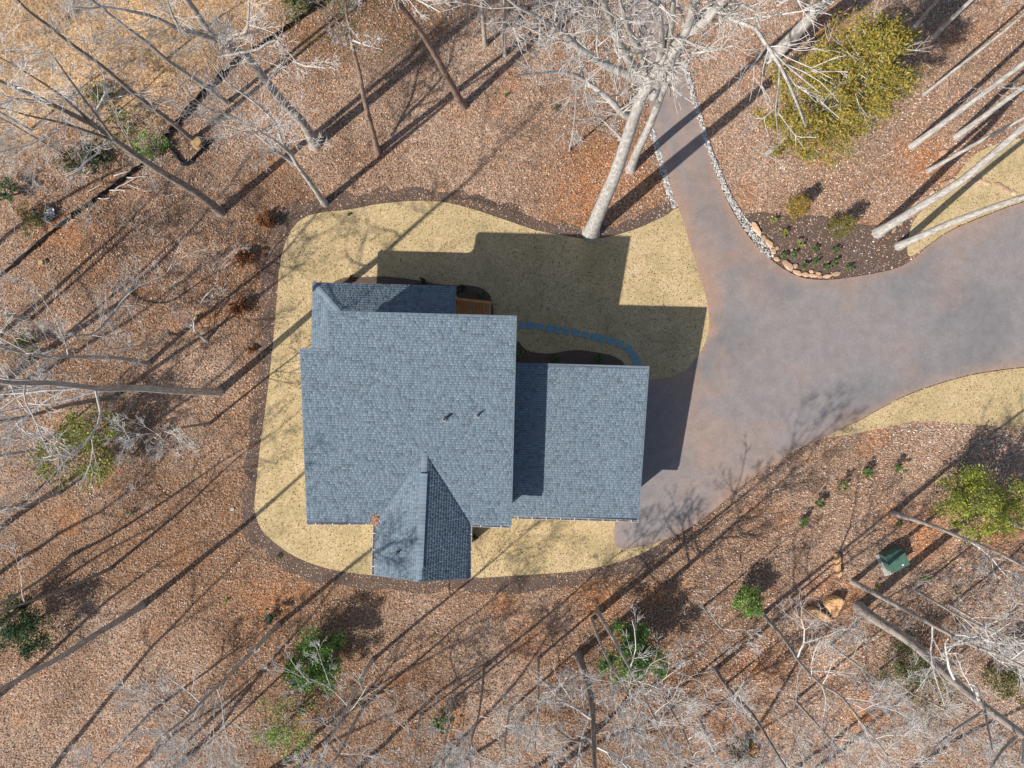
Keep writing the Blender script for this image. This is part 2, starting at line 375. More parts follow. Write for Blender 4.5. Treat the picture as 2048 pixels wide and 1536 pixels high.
# ------------------------------------------------------------------ house
PITCH = .2; ZR = 8.7
house = empty('house', U(830, 830, 0)); HO = house.location.copy()
tag(house, 'two storey house with grey shingle roofs and attached garage on tan lawn', 'house')
R0 = U(655, 622, ZR); R1 = U(1033, 632, ZR)
ha = (R1 - R0).normalized(); hd = Vector((ha.y, -ha.x, 0))        # along the ridge / down the slope in plan
def plane_n(along, down, pitch):
    return along.cross(Vector((down.x, down.y, -pitch)).normalized()).normalized() * -1
def up(n): return n if n.z > 0 else -n
nm = up(plane_n(ha, hd, PITCH))
def on_main(px, py): return ray_plane(px, py, R0, nm)
main_poly = [R0, R1, on_main(1022.5, 1051.5), on_main(614, 1045), on_main(600, 697), on_main(657, 695.5)]
ZG = 5.75
G1 = U(1298, 733, ZG)
def on_gar(px, py): return ray_plane(px, py, G1, nm)
gar_poly = [on_gar(1016, 725.5), G1, on_gar(1277, 1040), on_gar(1008, 1032.5)]
K0 = on_main(850, 905); K1 = U(838, 1163, K0.z); V1 = on_main(939, 1046); V0 = on_main(751, 1045)
nR = up((K1 - K0).cross(V1 - K0).normalized()); nL = up((K1 - K0).cross(V0 - K0).normalized())
E1 = ray_plane(938, 1157, K0, nR); E0 = ray_plane(748, 1150, K0, nL)
gabR = [K0, V1, E1, K1]; gabL = [K0, K1, E0, V0]
PC = U(626, 565, 3.8); PW = 2.45; PP = .26
p_len = (U(912, 575, 3.8) - PC).length; p_l2 = 5.2
PI_ = PC + ha * PW + hd * PW + Z * PP * PW
porT = [PC, PC + ha * p_len, PC + ha * p_len + hd * PW + Z * PP * PW, PI_]
porL = [PC, PI_, PC + ha * PW + hd * p_l2 + Z * PP * PW, PC + hd * p_l2]

def shingles(name, poly, n, down, parent, seed, expo=.143, base=(.146, .190, .228), vary=1.0, lift=.006):
    """laid courses of laminated shingle tabs, clipped to a roof polygon"""
    rg = np.random.default_rng(seed)
    v = (Vector(down) - n * n.dot(Vector(down))).normalized(); u = n.cross(v).normalized()
    o = poly[0]; q = np.array([((p - o).dot(u), (p - o).dot(v)) for p in poly])       # v grows downslope
    def span(vv):
        xs = []
        for i in range(len(q)):
            a, b = q[i], q[(i + 1) % len(q)]
            if (a[1] <= vv) != (b[1] <= vv): xs.append(a[0] + (b[0] - a[0]) * (vv - a[1]) / (b[1] - a[1]))
        xs.sort(); return [(xs[i], xs[i + 1]) for i in range(0, len(xs) - 1, 2)]
    V = []; Q = []; T = []; C = []; v1 = q[:, 1].max(); vmin = q[:, 1].min()
    base = np.array(base)
    while v1 > vmin + .02:
        v0 = max(v1 - expo, vmin)
        for (s0, s1) in span((v0 + v1) / 2)[:1]:
            sa = span(v0 + 1e-4); sb = span(v1 - 1e-4); sa = sa[0] if sa else (s0, s1); sb = sb[0] if sb else (s0, s1)
            x = min(sa[0], sb[0]) - rg.uniform(0, .3); hiX = max(sa[1], sb[1])
            while x < hiX:
                w = rg.choice([.08, .11, .15, .2, .27]); xa, xb = x, x + w; x = xb
                ta, tb = max(xa, sa[0]), min(xb, sa[1]); ba, bb = max(xa, sb[0]), min(xb, sb[1])
                if tb <= ta and bb <= ba: continue
                ta, tb = (ta, tb) if tb > ta else ((min(max(ta, sa[0]), sa[1]),) * 2); ba, bb = (ba, bb) if bb > ba else ((min(max(ba, sb[0]), sb[1]),) * 2)
                th = rg.choice([.008, .011, .016]); k = len(V)
                P = lambda a, b, h: tuple(o + u * a + v * b + n * (lift + h))
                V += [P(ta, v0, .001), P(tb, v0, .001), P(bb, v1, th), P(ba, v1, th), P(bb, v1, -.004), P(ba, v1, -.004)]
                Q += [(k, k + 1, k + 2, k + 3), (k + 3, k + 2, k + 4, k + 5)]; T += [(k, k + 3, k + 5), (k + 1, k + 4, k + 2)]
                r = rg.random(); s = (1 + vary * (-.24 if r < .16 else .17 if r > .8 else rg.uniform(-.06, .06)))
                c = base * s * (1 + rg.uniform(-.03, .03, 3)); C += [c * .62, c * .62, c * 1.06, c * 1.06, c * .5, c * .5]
        v1 -= expo
    Vn = np.array(V) - np.array(HO)
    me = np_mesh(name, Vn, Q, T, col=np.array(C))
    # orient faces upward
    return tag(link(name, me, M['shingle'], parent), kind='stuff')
def slab(name, poly, n, th, parent, mat='fascia', ins=0.0):
    m = MB(); k = len(poly); lo = [p - Z * th for p in poly]
    m.v = [tuple(p) for p in poly] + [tuple(p) for p in lo]
    m.f = [tuple(range(k)), tuple(range(2 * k - 1, k - 1, -1))] + [(i, i + k, (i + 1) % k + k, (i + 1) % k) for i in range(k)]
    return m.build(name, M[mat], parent, HO)
s_main = slab('main_roof', main_poly, nm, .2, house); shingles('shingles', main_poly, nm, hd, s_main, 1)
s_gar = slab('garage_roof', gar_poly, nm, .2, house); shingles('shingles', gar_poly, nm, hd, s_gar, 2)
rdir = Vector((nR.x, nR.y, 0)).normalized(); ldir = Vector((nL.x, nL.y, 0)).normalized()
s_gab = MB()
lift = lambda P: [p + Z * .03 for p in P]
m = MB(); gb = [K0, V1, E1, K1, E0, V0]; lo = [p - Z * .2 for p in gb]
m.v = [tuple(p + Z * .02) for p in gb] + [tuple(p) for p in lo]
m.f = [(0, 1, 2, 3), (0, 3, 4, 5), (6 + 3, 6 + 2, 6 + 1, 6), (6 + 5, 6 + 4, 6 + 3, 6), (1, 7, 8, 2), (2, 8, 9, 3), (3, 9, 10, 4), (4, 10, 11, 5)]
s_gab = m.build('gable_roof', M['fascia'], house, HO)
shingles('shingles', lift(gabR), nR, rdir, s_gab, 3); shingles('shingles', lift(gabL), nL, ldir, s_gab, 4)
m = MB(); gb = porT[:3] + [PI_] + porL[2:]                            # C, right eave, right top, hip end, left top, left eave
lo = [p - Z * .16 for p in gb]; m.v = [tuple(p) for p in gb] + [tuple(p) for p in lo]
m.f = [(0, 1, 2, 3), (0, 3, 4, 5), (9, 8, 7, 6), (11, 10, 9, 6)] + [(i, i + 6, (i + 1) % 6 + 6, (i + 1) % 6) for i in range(6)]
s_por = m.build('porch_roof', M['fascia'], house, HO)
nT = up(plane_n(ha, -hd, PP)); nLp = up((PI_ - PC).cross(porL[3] - PC).normalized())
nT = up((porT[1] - PC).cross(porT[2] - PC).normalized())
shingles('shingles', porT, nT, -hd, s_por, 5); shingles('shingles', porL, nLp, -ha, s_por, 6)
def caps(name, a, b, parent, w=.3, pieces=.2, lift=.03, mat_base=(.165, .208, .245), seed=9, side=None):
    """overlapping cap pieces along a hip or ridge"""
    rg = np.random.default_rng(seed); d = (b - a); L = d.length; d.normalize(); sd = d.cross(Z).normalized(); V = []; Q = []; C = []
    k = int(L / pieces); drop = .06 if side is None else side
    for i in range(k):
        p = a + d * (i * pieces); e = a + d * min((i + 1) * pieces + .03, L); t0 = lift + .012; t1 = lift
        bI = len(V)
        V += [tuple(p + sd * (-w / 2) + Z * (t0 - drop)), tuple(p + Z * t0), tuple(p + sd * (w / 2) + Z * (t0 - drop)),
              tuple(e + sd * (-w / 2) + Z * (t1 - drop)), tuple(e + Z * t1), tuple(e + sd * (w / 2) + Z * (t1 - drop))]
        Q += [(bI, bI + 1, bI + 4, bI + 3), (bI + 1, bI + 2, bI + 5, bI + 4)]
        c = np.array(mat_base) * rg.uniform(.9, 1.1); C += [c] * 6
    return tag(link(name, np_mesh(name, np.array(V) - np.array(HO), Q, col=np.array(C)), M['shingle'], parent), kind='stuff')
kd = (K1 - K0).normalized(); kl = (K1 - K0).length
va = K0 + kd * (kl * .16); vb = K0 + kd * (kl * .89); ks = kd.cross(Z)
vent = MB()
for sgn in (-1, 1):
    vent.box((va + vb) / 2 + ks * (sgn * .1) + Z * .055, kd, ks, Z, (vb - va).length, .18, .07)
vent = vent.build('ridge_vent', M['pipe'], s_gab, HO)
caps('ridge_cap', va + Z * .04, vb + Z * .04, s_gab, .4, .21, .09, side=.03)
caps('ridge_cap', K0 + Z * .02, va + Z * .02, s_gab, .32, .21, .035, side=.05, seed=3); caps('ridge_cap', vb + Z * .02, K1 + Z * .02, s_gab, .32, .21, .035, side=.05, seed=4)
caps('hip_cap', PC + Z * .01, PI_ + Z * .01, s_por, .3, .2, .05)
# leaf-filled gutters along the low eaves
def gutter(a, b, out, parent, z=-.05, w=.13, fill=1.0, seed=0):
    rg = np.random.default_rng(seed)
    a = a + Z * z; b = b + Z * z; d = (b - a); L = d.length; dn = d.normalized(); m = MB()
    cx = (a + b) / 2
    m.box(cx + out * (w + .004) - Z * .05, dn, out, Z, L, .012, .12)
    m.box(cx + out * (w / 2) - Z * .11, dn, out, Z, L, w, .01)
    for e in (a, b): m.box(e + out * (w / 2) - Z * .055, dn, out, Z, .01, w, .1)
    g = m.build('gutter', M['trim'], parent, HO)
    nh = max(2, int(L / .75))
    hm = None
    for i in range(nh):
        p = a + d * ((i + .5) / nh) + out * (w / 2)
        if hm is None:
            hb = MB().box((0, 0, 0), dn, out, Z, .035, w + .02, .012); ho = hb.build('hanger', M['trim'], g); hm = ho.data
        else: ho = link('hanger', hm, None, g)
        ho.location = p - HO
    nl = int(L * 90 * fill); t = rg.random(nl); oo = rg.random(nl) * w
    c = np.array(a)[None] + np.array(d)[None] * t[:, None] + np.array(out)[None] * oo[:, None] + np.array([[0, 0, -.03]]) + rg.uniform(0, .03, (nl, 1)) * np.array([[0, 0, 1]])
    me = leaf_mesh('gutter_leaves', c - np.array(HO)[None], rg, .05, LEAFPAL)
    tag(link('gutter_leaves', me, M['leaf'], g), kind='stuff')
LEAFPAL = np.array([(.42, .27, .17), (.33, .17, .09), (.5, .36, .25), (.22, .12, .075), (.58, .46, .36), (.12, .075, .055)])
def leaf_mesh(name, c, rg, size, pal, tilt=.5, tint=None, w=None):
    """one bent quad per leaf at centres c"""
    n = len(c); ang = rg.uniform(0, 2 * np.pi, n); tx = rg.normal(0, tilt, n); ty = rg.normal(0, tilt, n)
    L = size * rg.uniform(.6, 1.5, n); W = L * rg.uniform(.4, .75, n)
    ca, sa = np.cos(ang), np.sin(ang)
    a = np.stack([ca * np.cos(tx), sa * np.cos(tx), np.sin(tx)], 1) * (L / 2)[:, None]
    b = np.stack([-sa * np.cos(ty), ca * np.cos(ty), np.sin(ty)], 1) * (W / 2)[:, None]
    v = np.stack([c - a, c - b * 1.0 + a * .15, c + a, c + b + a * .15], 1).reshape(-1, 3)
    q = np.arange(n * 4).reshape(-1, 4)
    k = rg.choice(len(pal), n, p=w); col = pal[k] * rg.uniform(.75, 1.25, (n, 1))
    if tint is not None: col = col * tint
    return np_mesh(name, v, q, col=np.repeat(col, 4, 0))
gutter(on_main(614, 1045), on_main(749, 1045), hd, s_main, seed=1)
gutter(on_main(941, 1048.5), on_main(1022, 1051.5), hd, s_main, fill=.5, seed=2)
gutter(on_gar(1022, 1033), on_gar(1277, 1040), hd, s_gar, seed=3)
gutter(V0 + kd * .15, E0, ldir, s_gab, seed=4); gutter(V1 + kd * .15, E1, rdir, s_gab, seed=5)
# rake and eave drip edge strips
def edge(a, b, parent, w=.035, h=.02):
    MB().beam(a + Z * .006, b + Z * .006, w, h).build('drip_edge', M['fascia'], parent, HO)
for a, b, p in ((main_poly[0], main_poly[1], s_main), (main_poly[1], main_poly[2], s_main), (main_poly[3], main_poly[4], s_main), (main_poly[4], main_poly[5], s_main), (main_poly[5], main_poly[0], s_main),
                (gar_poly[0], gar_poly[1], s_gar), (gar_poly[1], gar_poly[2], s_gar), (E1, K1, s_gab), (K1, E0, s_gab), (PC, porT[1], s_por), (porT[1], porT[2], s_por), (PC, porL[3], s_por)):
    edge(a, b, p)
# vent pipes with lead boots
def lathe(mb, c, prof, seg=12, ax=Z):
    b = len(mb.v); t = ax.orthogonal().normalized(); s_ = ax.cross(t)
    for r, h in prof:
        for i in range(seg):
            a = 2 * math.pi * i / seg; mb.v.append(tuple(c + ax * h + (t * math.cos(a) + s_ * math.sin(a)) * r))
    for k in range(len(prof) - 1):
        for i in range(seg):
            j = (i + 1) % seg; mb.f.append((b + k * seg + i, b + k * seg + j, b + (k + 1) * seg + j, b + (k + 1) * seg + i))
    return mb
def vent_pipe(p, n, r, h, parent):
    v = lathe(MB(), p, [(r, -.05), (r, h), (r * .72, h), (r * .72, h - .12), (.001, h - .12)]).build('vent_pipe', M['lead'], parent, HO)
    lathe(MB(), p + Z * .01, [(r * .7, h - .1), (.001, h - .1)]).build('pipe_bore', M['pipe'], v, HO)
    fl = MB(); t = n.cross(X).normalized(); fl.box(p + n * .02, t.cross(n), t, n, .24, .28, .012)
    lathe(fl, p, [(r * 2.2, .02), (r * 1.15, .14), (r * 1.02, .16)]).build('flashing_boot', M['lead'], v, HO)
vent_pipe(on_main(890, 838), nm, .075, .5, s_main); vent_pipe(on_main(955, 831), nm, .05, .42, s_main); vent_pipe(ray_plane(795, 1105, K0, nL), nL, .05, .38, s_gab)
# walls
def zmain(p): return R0.z - ((p - R0).dot(nm) - (p.z - R0.z) * nm.z) / nm.z
def wall_block(name, pts, ztop):
    mb = MB(); mb.prism(pts, 0.0, [z for z in ztop]); return mb.build(name, M['siding'], house, HO)
def inset(poly, d):
    c = sum(poly, Vector()) / len(poly)
    out = []
    k = len(poly)
    for i in range(k):
        p0, p1, p2 = poly[i - 1], poly[i], poly[(i + 1) % k]
        e1 = Vector((p1.x - p0.x, p1.y - p0.y)).normalized(); e2 = Vector((p2.x - p1.x, p2.y - p1.y)).normalized()
        n1 = Vector((e1.y, -e1.x)); n2 = Vector((e2.y, -e2.x))
        b = (n1 + n2); b = b / max(b.length_squared, 1e-6) * 2
        out.append(Vector((p1.x + b.x * d, p1.y + b.y * d, p1.z)))
    return out
wm = inset(main_poly, .45); wg = inset(gar_poly, .35)
w_main = wall_block('main_wall', wm, [zmain(p) - .19 for p in wm])
zgar = lambda p: zmain(p) - (zmain(G1) - ZG)
w_gar = wall_block('garage_wall', wg, [zgar(p) - .19 for p in wg])
gi0 = V0 + (V1 - V0) * .06; gi1 = V1 - (V1 - V0) * .06; ge0 = E0 + (E1 - E0) * .06 - kd * .4; ge1 = E1 - (E1 - E0) * .06 - kd * .4; gkm = K1 - kd * .4
w_gab = wall_block('gable_wall', [gi0 - kd * .6, ge0, gkm, ge1, gi1 - kd * .6], [V0.z - .1, E0.z - .1, K1.z - .19, E1.z - .1, V1.z - .1])
def window(c, along, out, w, h, parent):
    f = MB(); 
    for s_ in (-1, 1):
        f.box(c + along * (s_ * w / 2), along, out, Z, .09, .08, h + .09); f.box(c + Z * (s_ * h / 2), along, out, Z, w, .08, .09)
    f.box(c, along, out, Z, .04, .05, h)
    f = f.build('window', M['trim'], parent, HO)
    MB().box(c + out * .005, along, out, Z, w, .02, h).build('pane', M['glass'], f, HO)
def wall_pt(poly, i, t, z, off=.02):
    a, b = poly[i], poly[(i + 1) % len(poly)]; d = Vector((b.x - a.x, b.y - a.y, 0)); o = Vector((-d.y, d.x, 0)).normalized()
    c = Vector((a.x + d.x * t, a.y + d.y * t, z)) + o * off; return c, d.normalized(), o
for i, t, z, w, h in ((0, .3, 6.9, 1.2, 1.3), (0, .7, 6.9, 1.2, 1.3), (0, .55, 1.9, 1.0, 1.5), (1, .2, 7.0, .9, .9), (3, .4, 5.4, 1.2, 1.3), (3, .7, 1.8, 1.2, 1.5), (2, .85, 5.0, 1.0, 1.2)):
    c, al, ou = wall_pt(wm, i, t, z); window(c, al, ou, w, h, w_main)
c, al, ou = wall_pt(wg, 0, .5, 2.3); window(c, al, ou, 1.4, 1.0, w_gar)
c, al, ou = wall_pt(wg, 1, .5, 1.15, .03)
gd = MB().box(c, al, ou, Z, 4.9, .06, 2.2).build('garage_door', M['door'], w_gar, HO)
c, al, ou = wall_pt(wm, 0, .78, 1.45, .03); MB().box(c, al, ou, Z, .95, .06, 2.1).build('front_door', M['wood'], w_main, HO)
# porch: floor boards, posts, open deck with its rail
pf = MB().prism([PC + ha * .3 + hd * .3, PC + ha * (p_len - .2) + hd * .3, PC + ha * (p_len - .2) + hd * 2.9, PC + ha * .3 + hd * 5.0], .0, .5).build('porch_floor', M['wood'], house, HO)
pm = None
for t in (.03, .3, .6, .97):
    p = PC + ha * (p_len * t) + hd * .35
    o = MB().box(Vector((0, 0, 0)), ha, hd, Z, .15, .15, 3.15).build('porch_post', M['trim'], house); o.location = Vector((p.x, p.y, 2.07)) - HO
DK = .75
dk_a = U(905, 598, DK); dk_b = U(982, 606.5, DK); dk_c = U(981, 652, DK); dk_d = U(903, 650, DK)
deck = MB().prism([dk_a, dk_b, dk_c, dk_d], .02, DK - .14).build('deck', M['bark_dark'], house, HO)
nb = 17
for i in range(nb):
    t0, t1 = i / nb + .006, (i + 1) / nb - .008
    a, b, c, d = dk_a.lerp(dk_b, t0), dk_a.lerp(dk_b, t1), dk_d.lerp(dk_c, t1), dk_d.lerp(dk_c, t0)
    MB().prism([a, b, c, d], DK - .055, DK - .025 + .003 * (i % 3)).build('board', M['wood'], deck, HO)
for s_, e_ in ((dk_a, dk_b),):
    q0, q1 = s_ + hd * .05, e_ + hd * .05
    MB().beam(q0 + Z * .86, q1 + Z * .86, .14, .04).build('top_rail', M['wood'], deck, HO); MB().beam(q0 + Z * .12, q1 + Z * .12, .05, .08).build('bottom_rail', M['wood'], deck, HO)
    bm_ = None
    for i in range(15):
        p = q0.lerp(q1, (i + .5) / 15) + Z * .47
        if bm_ is None: bo = MB().box((0, 0, 0), ha, hd, Z, .035, .035, .68).build('baluster', M['wood'], deck); bm_ = bo.data
        else: bo = link('baluster', bm_, None, deck)
        bo.location = p - HO
    for p in (q0, q1): MB().box(p + Z * .42, ha, hd, Z, .1, .1, .96).build('rail_post', M['wood'], deck, HO)
MB().beam(dk_b + hd * .12 + Z * .86 - ha * .05, dk_c + Z * .86 - ha * .05, .06, .035).build('side_rail', M['wood'], deck, HO)
# leaves caught in the roof valley
rg = np.random.default_rng(77); lp = V0 - kd * .1
c = np.array(lp)[None] + rg.normal(0, .13, (260, 3)) * np.array([[1, 1.3, 0]]) + np.array([[0, 0, .1]]) + rg.uniform(0, .05, (260, 1)) * np.array([[0, 0, 1]])
tag(link('leaf_pile', leaf_mesh('leaf_pile', c, rg, .08, np.array([(.5, .29, .17), (.58, .38, .25)])), M['leaf']), 'tan leaves caught in the roof valley beside the gable', 'leaf pile', kind='stuff')
# ------------------------------------------------------------------ stones
def rock_mesh(name, rg, sx, sy, sz, sub=2, jag=.18, flat=False):
    import bmesh
    bm = bmesh.new(); bmesh.ops.create_icosphere(bm, subdivisions=sub, radius=.5)
    ph = rg.uniform(0, 6.28, 6); pl = [Vector(rg.normal(0, 1, 3)).normalized() for _ in range(7)]; off = rg.uniform(.32, .44, 7)
    for v in bm.verts:
        p = v.co.copy()
        for n_, o_ in zip(pl, off):
            d = p.dot(n_)
            if d > o_: p -= n_ * (d - o_) * .85
        k = 1 + jag * (math.sin(p.x * 7 + ph[0]) * math.sin(p.y * 6 + ph[1]) + .5 * math.sin(p.z * 11 + ph[2] + p.x * 9))
        p *= k
        if flat and p.z > .25: p.z = .25 + (p.z - .25) * .3
        v.co = (p.x * sx, p.y * sy, p.z * sz)
    me = bpy.data.meshes.new(name); bm.to_mesh(me); bm.free(); return me
def stone(name, px, py, lx, ly, ang, h, mat, label, cat, group=None, seed=0, z=0.0, sub=2, flat=True, tilt=0.0):
    rg = np.random.default_rng(seed + 1000)
    o = link(name, rock_mesh(name, rg, lx * M2 * 1.12, ly * M2 * 1.12, h, sub, .12, flat), M[mat])
    q = U(px, py); o.location = (q.x, q.y, z + h * .22); o.rotation_euler = (tilt, 0, -R(ang)); tag(o, label, cat, group); return o
EDGE = [(1511,458,30,13,58),(1526,477,11,11,40),(1537,488,19,12,50),(1546,503,13,14,20),(1553,519,12,9,30),(1574,531,25,15,48),(1589,533,9,11,70),(1593,546,18,9,28),(1609,550,16,9,10),
        (1625,552,18,9,4),(1639,554,12,7,0),(1635,547,11,7,20),(1653,553,18,7,-6),(1671,548,18,9,-12),(1622,544,9,6,30),(1553,497,7,7,0)]
words = ['largest long orange stone at the left end of the bend edging','small pale square stone second in the bend edging','pale orange stone third along the bend edging','upright pale stone fourth along the bend edging',
 'small whitish stone just left of the biggest block in the bend','big orange block in the middle of the bend edging','narrow stone leaning right of the big orange block','low flat stone below the big block at asphalt edge',
 'flat orange stone at the bottom of the bend','long flat orange stone at the lowest point of the bend','small pale flat stone right of the lowest point of the bend','small whitish stone set behind the bottom edging row',
 'thin flat stone near the right end of the bend edging','last orange stone at the right end of the bend edging','tiny pale stone behind the bottom edging row','tiny round stone above the gap in the bend edging']
for i, ((x, y, a, b, g), wd) in enumerate(zip(EDGE, words)):
    stone('edging_stone', x, y, a, b, g, .22 + .1 * (a > 20), 'stone', wd, 'stone', 'sandstone edging in the driveway bend', i, .05)
ARC = [(1797,449,15,6,-12),(1787,460,13,6,-60),(1823,411,30,8,-38),(1848,399,25,9,-30),(1863,386,14,8,-45),(1889,368,24,11,-30),(1902,363,14,9,0),(1942,362,30,9,-3),(1956,361,12,8,10),(1972,367,16,7,12),(1995,371,22,9,18),(2011,380,22,9,28),(2026,387,11,8,40)]
words = ['short pale stone beside the base of the thick leaning trunk','orange stone below the trunk base, leftmost of the arc','long thin stone at the left start of the stone arc','long stone half hidden behind the pale trunk in the arc','small dark stone in the left half of the arc','broad tan stone at the top left of the arc','small rounded stone at the crest of the arc left of trunk','long flat stone at the crest of the arc right of trunk',
 'small pink stone crossed by the trunk shadow in the arc','thin yellowish stone right of the trunk shadow in the arc','broad orange stone in the right half of the arc','long orange stone descending on the right of the arc','last small stone of the arc near the lower pale trunk']
for i, ((x, y, a, b, g), wd) in enumerate(zip(ARC, words)):
    stone('edging_stone', x, y, a, b, g, .22, 'stone', wd, 'stone', 'sandstone arc in the upper right lawn patch', i + 40, .04)
stone('boulder', 1884, 307, 19, 11, -28, .35, 'stone', 'lone smooth orange stone among the pale trunks at upper right', 'stone', None, 60)
def traced_rock(pix, h, label, seed, tilt=(0, 0)):
    rg = np.random.default_rng(seed); P = catmull([tuple(U(*p)[:2]) for p in pix], True, 4); c = P.mean(0); Q0 = P - c; k = len(P); V = []; F = []
    prof = ((1.0, -.08), (1.03, h * .35), (1.0, h * .7), (.93, h * .93), (.78, h), (.4, h * 1.03), (.02, h * 1.02))
    for a, z in prof:
        jit = rg.normal(0, .012, (k, 2)); zz = z + (Q0 @ np.array(tilt)) * (z > 0) * a + rg.normal(0, .018, k) * (z > 0)
        V += [(x * a + jx, y * a + jy, w) for (x, y), (jx, jy), w in zip(Q0, jit, zz)]
    for r in range(len(prof) - 1):
        for e in range(k): F.append((r * k + e, r * k + (e + 1) % k, (r + 1) * k + (e + 1) % k, (r + 1) * k + e))
    me = bpy.data.meshes.new('boulder'); me.from_pydata(V, [], F); o = link('boulder', me, M['boulder']); o.location = (c[0], c[1], 0); return tag(o, label, 'boulder')
traced_rock([(1668,1109),(1675,1107),(1678,1120),(1676,1131),(1680,1145),(1676,1153),(1671,1148),(1668,1130)], .35, 'slender upright orange stone left of the green utility box', 1)
traced_rock([(1609,1216),(1624,1213),(1643,1221),(1656,1234),(1651,1240),(1632,1236),(1618,1227)], .55, 'long half round orange slab leaning beside another slab', 2, (.1, .25))
traced_rock([(1645,1206),(1651,1196),(1664,1190),(1678,1193),(1677,1205),(1670,1221),(1663,1231),(1655,1222)], .6, 'squarish orange slab above the half round slab', 3, (.2, .1))
stone('boulder', 465, 1018, 8, 7, 0, .15, 'river', 'small pale stone on leaves left of the lower lawn corner', 'stone', None, 64)
# white river rock along both sides of the lane
def rocks_along(path, width, n, label, group, seed):
    rg = np.random.default_rng(seed); path = catmull([tuple(U(*p)[:2]) for p in path], False, 8)
    protos = [rock_mesh('river_rock', np.random.default_rng(300 + i), 1, .78, .6, 1, .1) for i in range(6)]
    seg = np.hypot(*np.diff(path, axis=0).T); cum = np.concatenate([[0], np.cumsum(seg)])
    def at(t):
        s = t * cum[-1]; i = min(np.searchsorted(cum, s, 'right') - 1, len(seg) - 1); k = (s - cum[i]) / seg[i]
        d = (path[i + 1] - path[i]) / seg[i]; return path[i] + (path[i + 1] - path[i]) * k, np.array([-d[1], d[0]])
    for i in range(n):
        t = (i + rg.uniform(.1, .9)) / n; p, nn = at(t); w = width(t) * .5
        p = p + nn * w * rg.uniform(-.85, .85); o = link('river_rock', protos[i % 6], M['river']); s = rg.uniform(.17, .33)
        o.scale = (s, s * rg.uniform(.7, 1.1), s * rg.uniform(.7, 1)); o.location = (p[0], p[1], .05 + rg.uniform(0, .04)); o.rotation_euler = (0, 0, rg.uniform(0, 6.28)); tag(o, label, 'rock', group)
    V = []; T = []
    base = rock_mesh('gravel_unit', np.random.default_rng(399), 1, .8, .6, 0, .1); bv = np.array([v.co for v in base.vertices]); bt = np.array([p.vertices for p in base.polygons])
    k = 0
    for i in range(n * 8):
        t = rg.random(); p, nn = at(t); p = p + nn * width(t) * .55 * rg.uniform(-1, 1); s = rg.uniform(.06, .16); a = rg.uniform(0, 6.28)
        r = np.array([[math.cos(a), -math.sin(a), 0], [math.sin(a), math.cos(a), 0], [0, 0, 1]]); V.append((bv * s) @ r.T + np.array([p[0], p[1], .045])); T.append(bt + k); k += len(bv)
    return np.concatenate(V), np.concatenate(T)
v, t = rocks_along([(1364,122),(1376,160),(1387,200),(1400,240),(1414,290),(1431,335),(1451,380),(1476,425),(1500,460),(1524,490),(1545,512)], lambda t: .34 + .5 * max(0, t - .72) / .28 + .12 * (t < .1), 150, 'white river rock in the edging on the right side of the lane', 'white rocks along the right lane edge', 11)
tag(link('river_gravel', np_mesh('river_gravel', v, None, t), M['river']), 'small white gravel strip on the right side of the lane', kind='stuff')
v, t = rocks_along([(1300,252),(1310,285),(1320,315),(1328,345),(1337,380),(1350,415)], lambda t: .34, 55, 'white river rock in the edging on the left side of the lane', 'white rocks along the left lane edge', 12)
tag(link('river_gravel', np_mesh('river_gravel', v, None, t), M['river']), 'small white gravel strip on the left side of the lane', kind='stuff')
for i, (x, y, wd) in enumerate(((1338,352,'upper'), (1345,384,'middle'), (1354,408,'lowest'))):
    stone('edging_stone', x, y, 9, 6, 60, .14, 'stone', wd + ' of three small orange stones at the left lane edge', 'stone', 'orange stones at the left lane edge', 80 + i)
# stepping stones
STEP = [(1045,650),(1062,651),(1080,653),(1098,657),(1115,660),(1132,663),(1151,666),(1169,669),(1187,674),(1204,677),(1221,682),(1238,688),(1255,697),(1266,710),(1274,725)]
ordn = ['first', 'second', 'third', 'fourth', 'fifth', 'sixth', 'seventh', 'eighth', 'ninth', 'tenth', 'eleventh', 'twelfth', 'thirteenth', 'fourteenth', 'last']
for i, (x, y) in enumerate(STEP):
    rg = np.random.default_rng(500 + i); q = U(x, y); j = STEP[min(i + 1, 14)]; k = STEP[max(i - 1, 0)]
    ang = -math.atan2(j[1] - k[1], j[0] - k[0]) + rg.normal(0, .05); s = (.40 if i in (2, 5, 7) else .46) / 2
    pts = [Vector((math.cos(ang) * a - math.sin(ang) * b, math.sin(ang) * a + math.cos(ang) * b)) * rg.uniform(.94, 1.06) for a, b in ((-s, -s), (s, -s), (s, s), (-s, s))]
    inn = [p * .95 for p in pts]; mb = MB().prism(pts, -.05, .03); b = len(mb.v); mb.v += [(p.x, p.y, .04) for p in inn]; mb.f.append((b, b + 1, b + 2, b + 3))
    for e in range(4): mb.f.append((4 + e, 4 + (e + 1) % 4, b + (e + 1) % 4, b + e))
    o = mb.build('stepping_stone', M['slate']); o.location = (q.x, q.y, .05)
    tag(o, ordn[i] + ' square slate stepping stone counted from the house toward the garage', 'stone', 'stepping stones across the shaded lawn')
